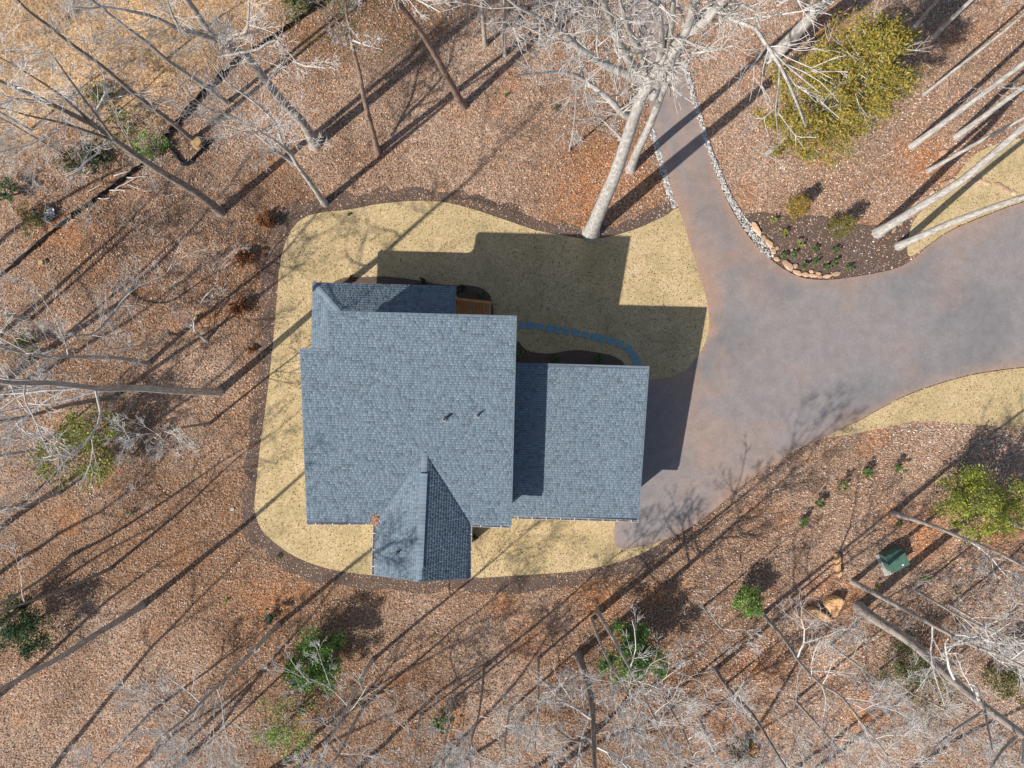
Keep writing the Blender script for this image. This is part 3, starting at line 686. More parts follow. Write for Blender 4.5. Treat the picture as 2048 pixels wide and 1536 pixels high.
# ------------------------------------------------------------------ utility box
q = U(1779, 1114); tb = empty('utility_box', q, R(26)); tag(tb, 'green steel utility box on a pale concrete pad in the leaves', 'utility box')
MB().prism([(-.78, -.98), (.62, -.98), (.62, .5), (-.78, .5)], -.03, .08).build('concrete_pad', M['concrete'], tb)
MB().prism([(-.6, -.56), (.6, -.56), (.6, .56), (-.6, .56)], .1, [.78, .78, .92, .92]).build('cabinet', M['green_metal'], tb)
lid = MB().prism([(-.64, -.6), (.64, -.6), (.64, .34), (-.64, .34)], [.785, .785, .9, .9], [.84, .84, .955, .955]).build('lid', M['green_metal'], tb)
MB().prism([(-.6, .36), (.6, .36), (.56, .58), (-.56, .58)], [.9, .9, .80, .80], [.95, .95, .86, .86]).build('back_hood', M['green_metal'], tb)
MB().box((.1, -.63, .62), X, Y, Z, .1, .03, .14).build('padlock_plate', M['lead'], tb); MB().box((.2, -.42, .872), X, Y, Z, .12, .1, .004).build('sticker', M['plastic'], tb)
# ------------------------------------------------------------------ tubes and branching
def seg_mesh(name, S, k, origin, closed=False):
    """S rows: p0(3) p1(3) r0 r1 -> k-sided prisms"""
    S = np.asarray(S, float); p0 = S[:, :3] - origin; p1 = S[:, 3:6] - origin; d = p1 - p0; L = np.linalg.norm(d, axis=1, keepdims=True) + 1e-9; d = d / L
    ref = np.where(np.abs(d[:, 2:3]) > .9, np.array([[1., 0, 0]]), np.array([[0, 0, 1.]])); a = np.cross(d, ref); a /= np.linalg.norm(a, axis=1, keepdims=True) + 1e-9; b = np.cross(d, a)
    th = np.arange(k) * 2 * np.pi / k; c = np.cos(th)[None, :, None]; s = np.sin(th)[None, :, None]; ring = a[:, None] * c + b[:, None] * s
    v = np.concatenate([p0[:, None] + ring * S[:, 6][:, None, None], p1[:, None] + ring * S[:, 7][:, None, None]], 1).reshape(-1, 3)
    i = np.arange(k); j = (i + 1) % k; f = np.stack([i, j, j + k, i + k], 1); q = (np.arange(len(S)) * 2 * k)[:, None, None] + f[None]
    return np_mesh(name, v, q.reshape(-1, 4), smooth=k > 4)
def tube_mesh(name, paths, k, origin):
    """smooth joined tubes; each path = [(Vector, r)...]"""
    V = []; Q = []; b = 0
    for path in paths:
        n = len(path); P = np.array([tuple(p) for p, r in path]) - origin; rr = np.array([r for p, r in path]); T = np.gradient(P, axis=0); T /= np.linalg.norm(T, axis=1, keepdims=True) + 1e-9
        a = np.cross(T[0], [0.3, .9, .1] if abs(T[0][1]) < .8 else [1, 0, 0]); a /= np.linalg.norm(a)
        for i in range(n):
            a = a - T[i] * (a @ T[i]); a /= np.linalg.norm(a) + 1e-9; c = np.cross(T[i], a); th = np.arange(k) * 2 * np.pi / k
            V.append(P[i] + rr[i] * (np.cos(th)[:, None] * a + np.sin(th)[:, None] * c))
            if i:
                o = b + (i - 1) * k; Q += [(o + j, o + (j + 1) % k, o + k + (j + 1) % k, o + k + j) for j in range(k)]
        b += n * k
    return np_mesh(name, np.concatenate(V), np.array(Q), smooth=True)
RMIN = .0095
def grow(S, rd, p, d, L, r, lev, maxlev, kids, wob=.15, upb=.07, n=None):
    n = n or max(3, int(L / (.6 if lev < 2 else .5))); st = L / n; pts = [(p, r)]; d = d.copy(); r1 = r * (.35 if lev < maxlev else .5)
    for i in range(n):
        d += Vector((rd.gauss(0, wob), rd.gauss(0, wob), rd.gauss(0, wob * .8) + upb)); d.normalize()
        q = p + d * st; rr = max(RMIN * .7, r + (r1 - r) * (i + 1) / n)
        S[min(lev, 3)].append((*p, *q, max(RMIN * .7, r + (r1 - r) * i / n), rr)); p = q; pts.append((p, rr, d.copy()))
    if lev < maxlev:
        m = kids[lev] if lev < len(kids) else 3
        m = max(1, int(round(m * rd.uniform(.7, 1.3))))
        for c in range(m):
            t = rd.uniform(.2, 1.0); e = pts[max(1, min(n, int(t * n)))]
            ax = e[2].orthogonal().normalized(); ax.rotate(Matrix.Rotation(rd.uniform(0, 6.283), 3, e[2])); nd = (e[2] * math.cos(.62) + ax * math.sin(.62)).normalized(); nd.z = nd.z * .75 + .12; nd.normalize()
            grow(S, rd, e[0], nd, L * rd.uniform(.42, .68) * (1.1 - .45 * t), max(RMIN, e[1] * .62), lev + 1, maxlev, kids, wob, upb)
def fit_path(pix):
    """trunk pixels -> 3-D points over the base (height where the sight line passes nearest the vertical over the base)"""
    b = np.array([pix[0][0] - 1024, pix[0][1] - 768], float); out = []; hp = 0
    for (x, y) in pix:
        p = np.array([x - 1024, y - 768], float); s = (p @ b) / (p @ p); h = max(CAMH * (1 - s), hp + .15 if out else 0); h = min(h, 33); hp = h
        out.append(U(x, y, h))
    out[0].z = -.1; return out
def densify(pts, r0, r1, top=None, step=.8, flare=1.35):
    P = catmull3(pts); L = [0]
    for a, b in zip(P[:-1], P[1:]): L.append(L[-1] + (b - a).length)
    return [(p, (r0 + (r1 - r0) * (l / L[-1]) ** .9) * (1 + (flare - 1) * math.exp(-l / .45))) for p, l in zip(P, L)]
def catmull3(P, n=4):
    out = []; N_ = len(P)
    for i in range(N_ - 1):
        p0, p1, p2, p3 = P[max(i - 1, 0)], P[i], P[i + 1], P[min(i + 2, N_ - 1)]
        for k in range(n):
            t = k / n; out.append(.5 * (2 * p1 + (p2 - p0) * t + (2 * p0 - 5 * p1 + 4 * p2 - p3) * t * t + (3 * p1 - p0 - 3 * p2 + p3) * t ** 3))
    out.append(P[-1].copy()); return out
TWIG = {}
def bare_tree(pix, diam, height, label, bark='bark_grey', seed=0, crown=.45, limbs=12, kids=(5, 4, 3), spread=.3, maxlev=3, name='bare_tree', group='leafless trees around the house', traced=(), lean=(0, 0), twig='twig', snap=False):
    rd = random.Random(seed * 7 + 13); pts = fit_path(pix); b = pts[0].copy(); b.z = 0
    zl = pts[-1].z
    d = (pts[-1] - pts[-2]).normalized() if len(pts) > 1 else Z.copy(); d = (d * .5 + Z * .6).normalized()
    while pts[-1].z < height - .5 and not snap:
        d = (d + Vector((rd.gauss(0, .09) + lean[0], rd.gauss(0, .09) + lean[1], .1))).normalized(); pts.append(pts[-1] + d * min(1.6, max(.6, height - pts[-1].z)))
    r0 = diam * M2 / 2; tr = densify(pts, r0, max(.02, r0 * (.14 if not snap else .7)))
    root = empty(name, b); tag(root, label, 'tree', group); O = np.array(tuple(b))
    link('trunk', tube_mesh('trunk', [tr], 10, O), M[bark], root)
    S = [[], [], [], []]; tp = []
    for path, ra, rb, z0, z1 in traced:                               # limbs followed on the photograph: pixels with heights along them
        q = [U(x, y, z0 + (z1 - z0) * (i / (len(path) - 1))) for i, (x, y) in enumerate(path)]
        dp = densify(q, ra * .8, rb * .75, flare=1); tp.append(dp); Lq = sum((x[0] - y[0]).length for x, y in zip(dp[1:], dp[:-1]))
        for i in range(2, len(dp), 1):
            if rd.random() < .8:
                t_ = (dp[i][0] - dp[i - 1][0]).normalized(); ax = t_.orthogonal().normalized(); ax.rotate(Matrix.Rotation(rd.uniform(0, 6.283), 3, t_))
                nd = (t_ * .6 + ax * .75 + Z * .15).normalized(); grow(S, rd, dp[i][0], nd, Lq * rd.uniform(.18, .38), max(RMIN, dp[i][1] * .3), 1, maxlev, kids)
        e = dp[-1]; grow(S, rd, e[0], (e[0] - dp[-3][0]).normalized(), Lq * .35, max(RMIN, e[1]), 1, maxlev, kids)
    H_ = tr[-1][0].z; cuts = [(0, 0)] + ([(len(S[0]), len(S[1]))] if S[1] else [])
    cand = [x for x in tr if x[0].z > H_ * crown]
    for i in range(limbs):
        x = cand[min(len(cand) - 1, int((i + rd.random()) / limbs * len(cand)))]; az = rd.uniform(0, 6.283); rel = (x[0].z / H_ - crown) / (1 - crown)
        nd = Vector((math.cos(az), math.sin(az), .35 + .9 * rel)).normalized()
        grow(S, rd, x[0], nd, H_ * spread * rd.uniform(.6, 1.1) * (1.05 - .45 * rel), max(.012, x[1] * rd.uniform(.35, .6)), 0, maxlev, kids); cuts.append((len(S[0]), len(S[1])))
    for t_ in tp: link('limb', tube_mesh('limb', [t_], 8, O), M[bark], root)
    cut = cuts
    for (a0, a1), (b0, b1) in zip(cut[:-1], cut[1:]):
        big = S[0][a0:b0] + S[1][a1:b1]
        if big: tag(link('branch', seg_mesh('branch', big, 5, O), M[bark if bark in ('bark_white',) else twig], root), kind=None if b0 > a0 else 'stuff')
    if S[2] + S[3]: tag(link('twigs', seg_mesh('twigs', S[2] + S[3], 3, O), M[twig], root), kind='stuff')
    return root
# ------------------------------------------------------------------ trees (trunks traced from the photograph)
TALL = [(1306,190),(1322,147),(1353,103),(1374,58),(1387,0),(1392,-60)]
bare_tree([(1182,465),(1200,420),(1230,350),(1252,285),(1268,236),(1281,200),(1295,172),(1325,120)], 29, 31, 'tallest white barked tree rising from the lawn edge beside the lane', 'bark_white', 1, .85, 5, (5, 4, 3), .2, traced=(
    ([(1268,236),(1244,226),(1217,198),(1169,161),(1141,147),(1097,144)], .2, .06, 17, 20.5), ([(1292,174),(1258,150),(1210,130),(1162,99),(1128,68),(1087,41),(1035,14)], .24, .05, 20.5, 26),
    ([(1295,171),(1264,130),(1240,89),(1223,44),(1206,0),(1195,-40)], .22, .07, 20.6, 27.5), ([(1293,172),(1287,123),(1271,85),(1254,51),(1240,0)], .18, .06, 20.6, 27),
    (TALL, .26, .08, 20.4, 29), ([(1309,150),(1322,103),(1322,51),(1317,0)], .17, .07, 21.5, 28), ([(1329,113),(1343,51),(1348,0)], .16, .07, 23, 28), ([(1374,65),(1395,40),(1415,20),(1446,14),(1473,7),(1500,18)], .13, .05, 25, 28),
    ([(1247,290),(1238,272),(1223,258),(1199,236),(1172,239),(1138,260)], .1, .02, 13, 15)))
bare_tree([(1261,338),(1275,301),(1292,267),(1312,219),(1329,174),(1350,130),(1370,79),(1387,27)], 17, 27, 'slimmer white barked tree just behind the tallest one by the lane', 'bark_white', 2, .85, 4, (4, 4, 3), .16)
bare_tree([(649,407),(625,372),(595,331),(581,308)], 13, 13.5, 'pale forked tree standing at the upper left lawn corner', 'bark_white', 3, .7, 4, (5, 4, 3), .26, traced=(
    ([(595,331),(560,308),(523,277),(472,236),(420,219),(380,190)], .13, .04, 5.2, 12), ([(581,308),(564,284),(550,246),(513,208),(454,164),(420,120)], .12, .04, 6, 13),
    ([(560,308),(540,300),(525,318),(510,330)], .06, .02, 7, 8.2), ([(566,288),(600,280),(625,275),(640,292)], .05, .015, 7, 8.5), ([(472,236),(430,240),(395,232),(360,215)], .06, .02, 10, 12), ([(550,246),(520,262),(490,264),(455,255)], .06, .02, 8, 10)))
bare_tree([(629,290),(608,249),(564,202),(526,154),(496,116),(454,92)], 20, 24, 'thick grey trunk leaning up left over the silt fence', 'bark_grey', 4, .75, 5, (5, 4, 3), .2, traced=(
    ([(496,116),(454,92),(410,72),(359,58),(308,34),(250,20)], .2, .06, 13.5, 19), ([(451,110),(441,113),(478,106),(513,99),(547,82),(572,100),(595,126)], .1, .03, 14.5, 17), ([(451,84),(470,70),(492,62),(497,30),(499,-20)], .11, .04, 15.5, 20), ([(359,58),(345,30),(335,0)], .08, .03, 17.5, 21)))
bare_tree([(441,424),(393,386),(325,345),(273,311),(239,287),(205,263)], 17, 21, 'dark straight trunk left of the lawn corner with fanned top', 'bark_dark', 5, .6, 9, (5, 4, 3), .24, traced=(
    ([(239,287),(205,263),(154,219),(113,185),(60,150),(0,115)], .13, .03, 12, 19), ([(239,287),(190,268),(120,245),(60,232),(0,215)], .11, .03, 12, 18.5), ([(225,275),(180,215),(140,160),(105,110)], .1, .03, 13, 19.5), ([(273,311),(240,250),(215,205)], .06, .02, 10, 14)))
bare_tree([(386,280),(342,243),(273,191),(205,133),(144,89),(96,51),(51,17)], 10, 23, 'long slender trunk crossing the field corner at upper left', 'bark_dark', 6, .7, 8, (4, 4, 3), .16)
bare_tree([(455,205),(400,165),(338,123),(294,85),(239,44),(190,5)], 9, 21, 'thin grey trunk above the long slender one near the field', 'bark_grey', 7, .65, 8, (4, 4, 3), .17)
bare_tree([(437,784),(390,783),(328,780),(266,776),(203,778),(156,772),(94,766)], 16, 25, 'stout trunk lying left across the picture level with the house middle', 'bark_grey', 8, .45, 14, (5, 4, 3), .24)
bare_tree([(297,727),(234,716),(156,714),(80,712)], 9, 17, 'shorter grey trunk just above the stout left trunk', 'bark_grey', 9, .4, 12, (5, 4, 3), .28)
bare_tree([(419,847),(375,853),(328,862),(259,878)], 6, 9, 'small twiggy tree below the stout left trunk', 'bark_dark', 10, .45, 11, (5, 4, 3), .34)
bare_tree([(228,794),(140,809),(62,831),(0,842)], 10, 16, 'dark trunk forking off below the stout left trunk', 'bark_dark', 11, .35, 12, (5, 4, 3), .3)
bare_tree([(284,1211),(241,1239),(185,1273),(128,1310),(71,1341),(0,1378)], 13, 21, 'straight grey trunk pointing to the lower left corner', 'bark_grey', 12, .7, 8, (4, 4, 3), .22)
bare_tree([(556,1250),(525,1282),(497,1310),(454,1355),(412,1395),(369,1438),(326,1472)], 10, 17, 'curved slender trunk below the lawn at lower left', 'bark_grey', 13, .5, 14, (5, 4, 3), .28)
bare_tree([(221,1137),(170,1160),(100,1190),(0,1222)], 7, 15, 'lower of two thin dark trunks at the left edge', 'bark_dark', 14, .5, 9, (4, 4, 3), .25)
bare_tree([(145,1108),(94,1151),(0,1210)], 7, 15, 'upper of two thin dark trunks at the left edge', 'bark_dark', 15, .4, 9, (4, 4, 4), .3)
bare_tree([(744,1321),(716,1370),(696,1412),(673,1455),(640,1510)], 8, 14, 'pale crooked tree below the gable at bottom left of centre', 'bark_white', 16, .5, 12, (5, 4, 3), .28, traced=(([(696,1412),(670,1385),(640,1365),(600,1352),(560,1330)], .05, .015, 6, 8.5), ([(660,1370),(645,1330),(635,1300)], .03, .012, 7.5, 9), ([(610,1355),(585,1325),(570,1300)], .03, .012, 8, 9.2)))
bare_tree([(727,1412),(707,1449),(679,1506)], 7, 12, 'second crooked tree at the bottom just below the pale one', 'bark_grey', 17, .45, 12, (5, 4, 4), .3)
bare_tree([(968,1333),(965,1372),(957,1432),(940,1490)], 6, 13, 'thin dark tree at bottom centre left of the thick short trunk', 'bark_dark', 18, .4, 13, (5, 4, 3), .3)
bare_tree([(1077,1316),(1077,1365),(1077,1412),(1070,1480)], 6, 12, 'thin tree between the dark one and the thick short trunk', 'bark_grey', 19, .4, 13, (5, 4, 3), .3)
bare_tree([(1156,1310),(1170,1350),(1182,1398),(1187,1455),(1189,1526)], 16, 18, 'thick brown trunk rising straight down to the bottom edge', 'bark_dark', 20, .35, 11, (5, 4, 3), .26, traced=(([(1176,1375),(1150,1385),(1125,1380),(1100,1372)], .07, .03, 6, 7.5), ([(1187,1465),(1165,1482),(1140,1478),(1110,1458),(1090,1450)], .1, .04, 9.5, 11.5), ([(1190,1470),(1215,1462),(1235,1460)], .07, .03, 9.5, 10.8)))
bare_tree([(1194,1222),(1221,1267),(1247,1313),(1272,1361),(1292,1401),(1312,1441),(1340,1500)], 9, 17, 'slim grey tree crossing the green holly below the driveway', 'bark_grey', 21, .5, 13, (5, 4, 3), .28, traced=(([(1265,1345),(1290,1338),(1335,1337),(1390,1358)], .05, .015, 7.5, 9.5), ([(1285,1370),(1300,1330),(1340,1310),(1375,1285)], .04, .012, 8.5, 10.5)))
bare_tree([(1184,1239),(1201,1287),(1221,1330),(1253,1378)], 7, 13, 'thinner companion left of the slim grey tree at the holly', 'bark_grey', 22, .5, 11, (5, 5, 3), .28)
bare_tree([(1431,1338),(1457,1378),(1505,1429),(1548,1497)], 9, 15, 'dark tree at the bottom right of the green holly', 'bark_dark', 23, .35, 14, (5, 4, 3), .3)
bare_tree([(1406,1214),(1434,1248),(1477,1282)], 4, 7, 'bent thin sapling left of the bright green bush', 'bark_grey', 24, .4, 7, (4, 4, 3), .35, name='sapling')
bare_tree([(1718,1214),(1752,1239),(1823,1285),(1880,1336),(1922,1373),(1973,1415),(2048,1472)], 21, 24, 'thickest grey trunk running to the lower right corner', 'bark_grey', 25, .42, 9, (5, 4, 3), .2, traced=(([(1973,1418),(1940,1440),(1905,1462),(1880,1485)], .11, .04, 12.5, 15), ([(1968,1412),(1975,1450),(1985,1500)], .09, .03, 12.5, 15.5), ([(2030,1475),(2005,1500),(1985,1530)], .1, .04, 14.5, 17)))
bare_tree([(1706,1164),(1752,1188),(1809,1219),(1865,1250),(1936,1287),(2007,1313)], 11, 18, 'slender pale trunk parallel above the thickest lower right trunk', 'bark_grey', 26, .4, 13, (5, 4, 3), .24)
bare_tree([(1525,1228),(1567,1276),(1604,1330),(1644,1370),(1684,1395),(1738,1463)], 9, 16, 'grey tree with fanned top below the bright green bush', 'bark_grey', 27, .4, 16, (5, 4, 3), .3)
bare_tree([(1582,1197),(1638,1239),(1709,1285)], 4, 8, 'thin sapling crossing the orange slabs', 'bark_grey', 28, .45, 9, (4, 4, 3), .32, name='sapling')
bare_tree([(1786,1027),(1859,1049),(1922,1075),(1985,1100),(2046,1132)], 10, 16, 'slim pale trunk passing under the yellow green tree', 'bark_grey', 29, .45, 9, (5, 4, 3), .22)
bare_tree([(1990,1032),(2048,1055),(2110,1080)], 10, 15, 'short pale trunk at the right edge beside the yellow green tree', 'bark_white', 30, .6, 8, (4, 4, 3), .24)
bare_tree([(1544,116),(1591,68),(1653,0)], 25, 28, 'very thick pale trunk at the top left of the golden cedar', 'bark_white', 31, .7, 8, (4, 4, 3), .16)
bare_tree([(1827,58),(1875,0)], 8, 18, 'left of two thin trunks right of the golden cedar top', 'bark_grey', 32, .6, 6, (4, 4, 3), .2, maxlev=2)
bare_tree([(1868,73),(1943,0)], 9, 18, 'right of two thin trunks right of the golden cedar top', 'bark_white', 33, .6, 6, (4, 4, 3), .2, maxlev=2)
bare_tree([(1849,188),(1913,137),(2001,68)], 7, 17, 'thinnest pale trunk in the upper right group', 'bark_white', 34, .5, 8, (4, 4, 3), .2)
bare_tree([(1825,292),(1933,212),(2048,126)], 13, 22, 'topmost long pale trunk at the right edge', 'bark_white', 35, .5, 9, (4, 4, 3), .2)
bare_tree([(1914,273),(2048,174)], 12, 21, 'second long pale trunk from the top at the right edge', 'bark_white', 36, .55, 8, (4, 4, 3), .2)
bare_tree([(1856,342),(1947,290),(2048,236)], 9, 18, 'slim pale trunk just above the thick leaning one on the right', 'bark_white', 37, .35, 10, (4, 4, 3), .2)
bare_tree([(1755,466),(1895,379),(1947,342),(2048,253)], 18, 26, 'thick blotched white trunk over the stone arc', 'bark_white', 38, .6, 8, (4, 4, 3), .18)
bare_tree([(1798,492),(1913,441),(2048,393)], 15, 24, 'clean white trunk along the driveway edge at right', 'bark_white', 39, .65, 8, (4, 4, 3), .18)
bare_tree([(970,89),(963,0)], 9, 19, 'left of two short trunk lengths at the top centre edge', 'bark_grey', 40, .5, 9, (4, 4, 3), .2)
bare_tree([(1009,109),(1009,0)], 8, 19, 'right of two short trunk lengths at the top centre edge', 'bark_white', 41, .45, 10, (4, 4, 3), .2)
bare_tree([(936,41),(930,-20)], 6, 14, 'faint thin trunk touching the top edge beside the pines', 'bark_grey', 42, .4, 8, (4, 4, 3), .25)
bare_tree([(1139,301),(1149,239),(1153,171)], 4, 11, 'thin straight sapling left of the white trees', 'bark_white', 43, .6, 6, (3, 3, 2), .16, name='sapling')
bare_tree([(412,681),(390,662),(386,640)], 6, 4.2, 'low crooked white sapling left of the porch', 'bark_white', 44, .6, 3, (3, 3, 2), .4, name='sapling', traced=(([(388,652),(389,636),(406,598),(431,570),(437,537),(447,519)], .06, .02, 1.0, 3.4), ([(402,672),(380,655),(358,640),(345,634)], .05, .02, .6, 2.4)))
bare_tree([(335,660),(318,685),(290,690),(220,698)], 5, 6, 'fallen looking thin white tree left of the crooked sapling', 'bark_white', 45, .4, 6, (4, 3, 3), .4, name='sapling')
bare_tree([(262,575),(232,620),(190,665)], 6, 8.5, 'spreading white sapling in the left woods', 'bark_white', 46, .25, 12, (5, 4, 3), .42, name='sapling', traced=(([(230,622),(245,600),(270,578),(300,562),(330,548),(345,525)], .05, .02, 3, 5), ([(270,578),(275,555),(272,530)], .03, .012, 4, 5)))
# understorey saplings and trees whose trunks are just outside the picture
und = [((60,640),7,11,'twiggy tree highest in the left edge thicket'),((95,700),7,12,'twiggy tree in the left thicket above the stout trunk top'),((70,900),6,10,'twiggy tree left of the yellow green pine'),((120,985),6,10,'pale twiggy tree below the yellow green pine'),
       ((40,1010),6,10,'twiggy tree at the left edge below the yellow green pine'),((420,1440),6,9,'twiggy tree left of the light green bush at bottom'),((300,1425),6,10,'twiggy tree second from the left along the bottom'),((500,1410),5,8,'small twiggy tree above the light green bush at bottom'),
       ((840,1430),5,9,'small twiggy tree left of the small green bush at bottom centre'),((905,1400),6,9,'twiggy tree right of the small green bush at bottom centre'),((1020,1420),6,10,'twiggy tree left of the thick brown trunk'),((1330,1400),6,10,'twiggy tree right below the green holly'),
       ((1400,1440),6,10,'twiggy tree at bottom between holly and dark tree'),((1590,1400),6,10,'twiggy tree left of the olive cedar'),((1660,1290),5,9,'twiggy tree between orange slabs and olive cedar'),((1830,1180),6,10,'twiggy tree above the slender pale lower right trunk'),
       ((1900,1210),6,10,'twiggy tree at right between the two lower right trunks'),((130,310),5,8,'twiggy bush tree in the brush at upper left'),((60,260),5,9,'twiggy tree in the field brush at the left edge'),((330,120),5,9,'twiggy tree in the field above the slender trunk'),((1080,90),6,13,'twiggy tree left of the white tree crown at top'),
       ((1120,55),6,14,'upper twiggy tree left of the white tree crown at top'),((1450,1370),5,8,'small twiggy tree beside the dark bottom tree'),((1760,1340),5,9,'twiggy tree inside the lower right tangle'),((190,870),5,8,'twiggy tree over the yellow green pine')]
for i, (p, dm, h, lb) in enumerate(und):
    k = 1 + (h * .45) / CAMH; c = (1024 + (p[0] - 1024) * k + (i * 37 % 23 - 11), 768 + (p[1] - 768) * k + (i * 53 % 23 - 11))
    bare_tree([p, c], dm, h, lb, ('bark_white', 'bark_grey')[i % 2], 60 + i, .25, 13, (5, 4, 3), .34, name='understory_tree', group='twiggy understory trees')
off = [((650,1600),12,17),((820,1590),11,16),((980,1610),13,18),((1180,1640),12,18),((480,1590),12,18),((300,1570),11,17),((1360,1600),11,17),((1560,1590),12,18),((-60,1100),13,20),((-90,1330),12,19),((-80,560),12,18),((2130,1150),13,19),((2120,960),11,15),((1750,1600),12,17),((900,1660),12,19),((1080,1570),9,14),((60,1590),12,17),((180,1620),11,18),((420,1650),12,18),((740,1640),11,18),((-110,900),13,20),((-60,720),12,18),((-120,1220),12,19),((-70,1450),12,18),((560,1560),9,13),((1480,1620),11,17)]
for i, (p, dm, h) in enumerate(off):
    bare_tree([p], dm, h, 'leafless tree outside the frame casting long shadows toward the lawn', 'bark_grey', 100 + i, .5, 9, (4, 4, 3), .25, maxlev=2, group='trees outside the frame')
# ------------------------------------------------------------------ evergreens
def foliage(name, pts, rg, size, pal, root, O, elong=2.2, w=None, up=.5):
    n = len(pts); ang = rg.uniform(0, 2 * np.pi, n); el = rg.normal(up, .5, n); L = size * rg.uniform(.6, 1.4, n)
    d = np.stack([np.cos(ang) * np.cos(el), np.sin(ang) * np.cos(el), np.sin(el)], 1); r = rg.normal(0, 1, (n, 3)); s = np.cross(d, r); s /= np.linalg.norm(s, axis=1, keepdims=True) + 1e-9
    c = pts - O; a = d * L[:, None]; b = s * (L / elong)[:, None]
    v = np.stack([c - a * .5, c - b * .5, c + a * .5, c + b * .5], 1).reshape(-1, 3)
    k = rg.choice(len(pal), n, p=w); col = np.asarray(pal)[k] * rg.uniform(.7, 1.3, (n, 1))
    return tag(link(name, np_mesh(name, v, np.arange(n * 4).reshape(-1, 4), col=np.repeat(col, 4, 0)), M['foliage'], root), kind='stuff')
def lumpy(rg, n, lumps, c, rad, shell=.55):
    """points through an uneven crown made of many small clumps"""
    cen = rg.normal(0, 1, (lumps, 3)); cen /= np.linalg.norm(cen, axis=1, keepdims=True); cen *= (rg.uniform(.25, .95, (lumps, 1))); cen[:, 2] = np.maximum(cen[:, 2], -.6)
    sz = rg.uniform(.14, .34, lumps); k = rg.integers(0, lumps, n); p = rg.normal(0, 1, (n, 3)); p /= np.linalg.norm(p, axis=1, keepdims=True); p *= (rg.random((n, 1)) ** shell)
    return np.array(c)[None] + (cen[k] + p * sz[k][:, None]) * np.array(rad)[None]
GREEN = [(.075, .14, .04), (.10, .19, .05), (.05, .10, .035), (.14, .24, .07)]
BRIGHT = [(.16, .28, .05), (.22, .36, .08), (.11, .20, .045), (.28, .40, .11)]
YELLOW = [(.34, .37, .05), (.42, .43, .08), (.22, .27, .05), (.30, .31, .08)]
GOLD = [(.33, .23, .05), (.22, .18, .05), (.12, .13, .04), (.40, .26, .06)]
OLIVE = [(.10, .12, .03), (.15, .15, .045), (.07, .085, .025), (.19, .17, .06)]
DARKG = [(.02, .055, .025), (.03, .075, .035), (.045, .095, .05), (.015, .035, .018)]
BLUEG = [(.05, .14, .09), (.08, .18, .12), (.03, .09, .06)]
RUST = [(.26, .10, .035), (.20, .075, .03), (.33, .15, .06), (.12, .05, .025)]
def evergreen(px, py, h, r, label, pal, n, size=.12, lumps=26, name='evergreen_shrub', cat='shrub', group=None, seed=0, trunk=.05, zc=.55, elong=2.2, rz=None, stems=5):
    rg = np.random.default_rng(seed + 2000); rd = random.Random(seed); b = U(px, py); root = empty(name, b); tag(root, label, cat, group); O = np.array(tuple(b))
    rz = rz or h * .5; c = (b.x, b.y, h * zc)
    foliage('foliage', lumpy(rg, int(n * 1.7), lumps, c, (r, r, rz)), rg, size, pal, root, O, elong)
    S = []
    for i in range(stems):
        az = rd.uniform(0, 6.28); p = b.copy(); d = Vector((math.cos(az) * .35, math.sin(az) * .35, 1)).normalized(); rr = trunk
        for k in range(5):
            q = p + d * (h * .17); S.append((*p, *q, rr, rr * .75)); rr *= .75; p = q; d = (d + Vector((rd.gauss(0, .25), rd.gauss(0, .25), 0))).normalized()
    link('stem', seg_mesh('stem', S, 5, O), M['bark_dark'], root); return root
def cedar(pix, diam, h, r, label, pal, n, seed, z0=.25, name='cedar_tree', size=.16, prof=3.5, dead=30, nb=110):
    """conical evergreen: whorled limbs carrying sprays of scale foliage"""
    rg = np.random.default_rng(seed + 4000); rd = random.Random(seed); pts = fit_path(pix); b = pts[0].copy(); b.z = 0
    while pts[-1].z < h: pts.append(pts[-1] + Vector((rd.gauss(0, .05), rd.gauss(0, .05), 1)) * 1.0)
    root = empty(name, b); tag(root, label, 'tree'); O = np.array(tuple(b)); tr = densify(pts, diam * M2 / 2, .03); link('trunk', tube_mesh('trunk', [tr], 8, O), M['bark_grey'], root)
    S = []; P = []; H_ = tr[-1][0].z
    for i in range(nb):
        t = z0 + (1 - z0) * (i + rd.random()) / nb; x = min(tr, key=lambda e: abs(e[0].z - t * H_)); az = i * 2.4 + rd.uniform(-.5, .5); L = r * (1 - ((t - z0) / (1 - z0)) ** prof) * rd.uniform(.55, 1.1) + .2
        d = Vector((math.cos(az), math.sin(az), .25)).normalized(); p = x[0].copy(); rr = .035; k = max(3, int(L / .3))
        for j in range(k):
            d = (d + Vector((rd.gauss(0, .12), rd.gauss(0, .12), .06))).normalized(); q = p + d * (L / k); S.append((*p, *q, rr, rr * .8)); rr *= .82; p = q
            if j >= k * .25:
                m = int(n / (nb * k) * 1.35 * rd.uniform(.3, 1.6)); P.append(np.array(tuple(p))[None] + rg.normal(0, 1, (m, 3)) * np.array([[.2, .2, .14]]) * rd.uniform(.6, 1.3) * min(1, .35 + r * .25))
    for i in range(dead):
        x = rd.choice(tr); az = rd.uniform(0, 6.28); p = x[0].copy(); d = Vector((math.cos(az), math.sin(az), .5)).normalized(); S2 = [[], [], [], []]; grow(S2, rd, p, d, r * rd.uniform(.4, .9), .02, 2, 3, (2, 2, 3)); S += S2[2] + S2[3]
    foliage('foliage', np.concatenate(P), rg, size, pal, root, O, 2.6); tag(link('branches', seg_mesh('branches', S, 4, O), M['twig' if dead else 'bark_dark'], root), kind='stuff'); return root
cedar([(1533,308),(1591,260),(1640,210)], 11, 14.2, 3.5, 'big golden green cedar right of the lane', [(.36, .27, .05), (.27, .25, .055), (.42, .29, .06), (.17, .175, .045)], 46000, 1, .27)
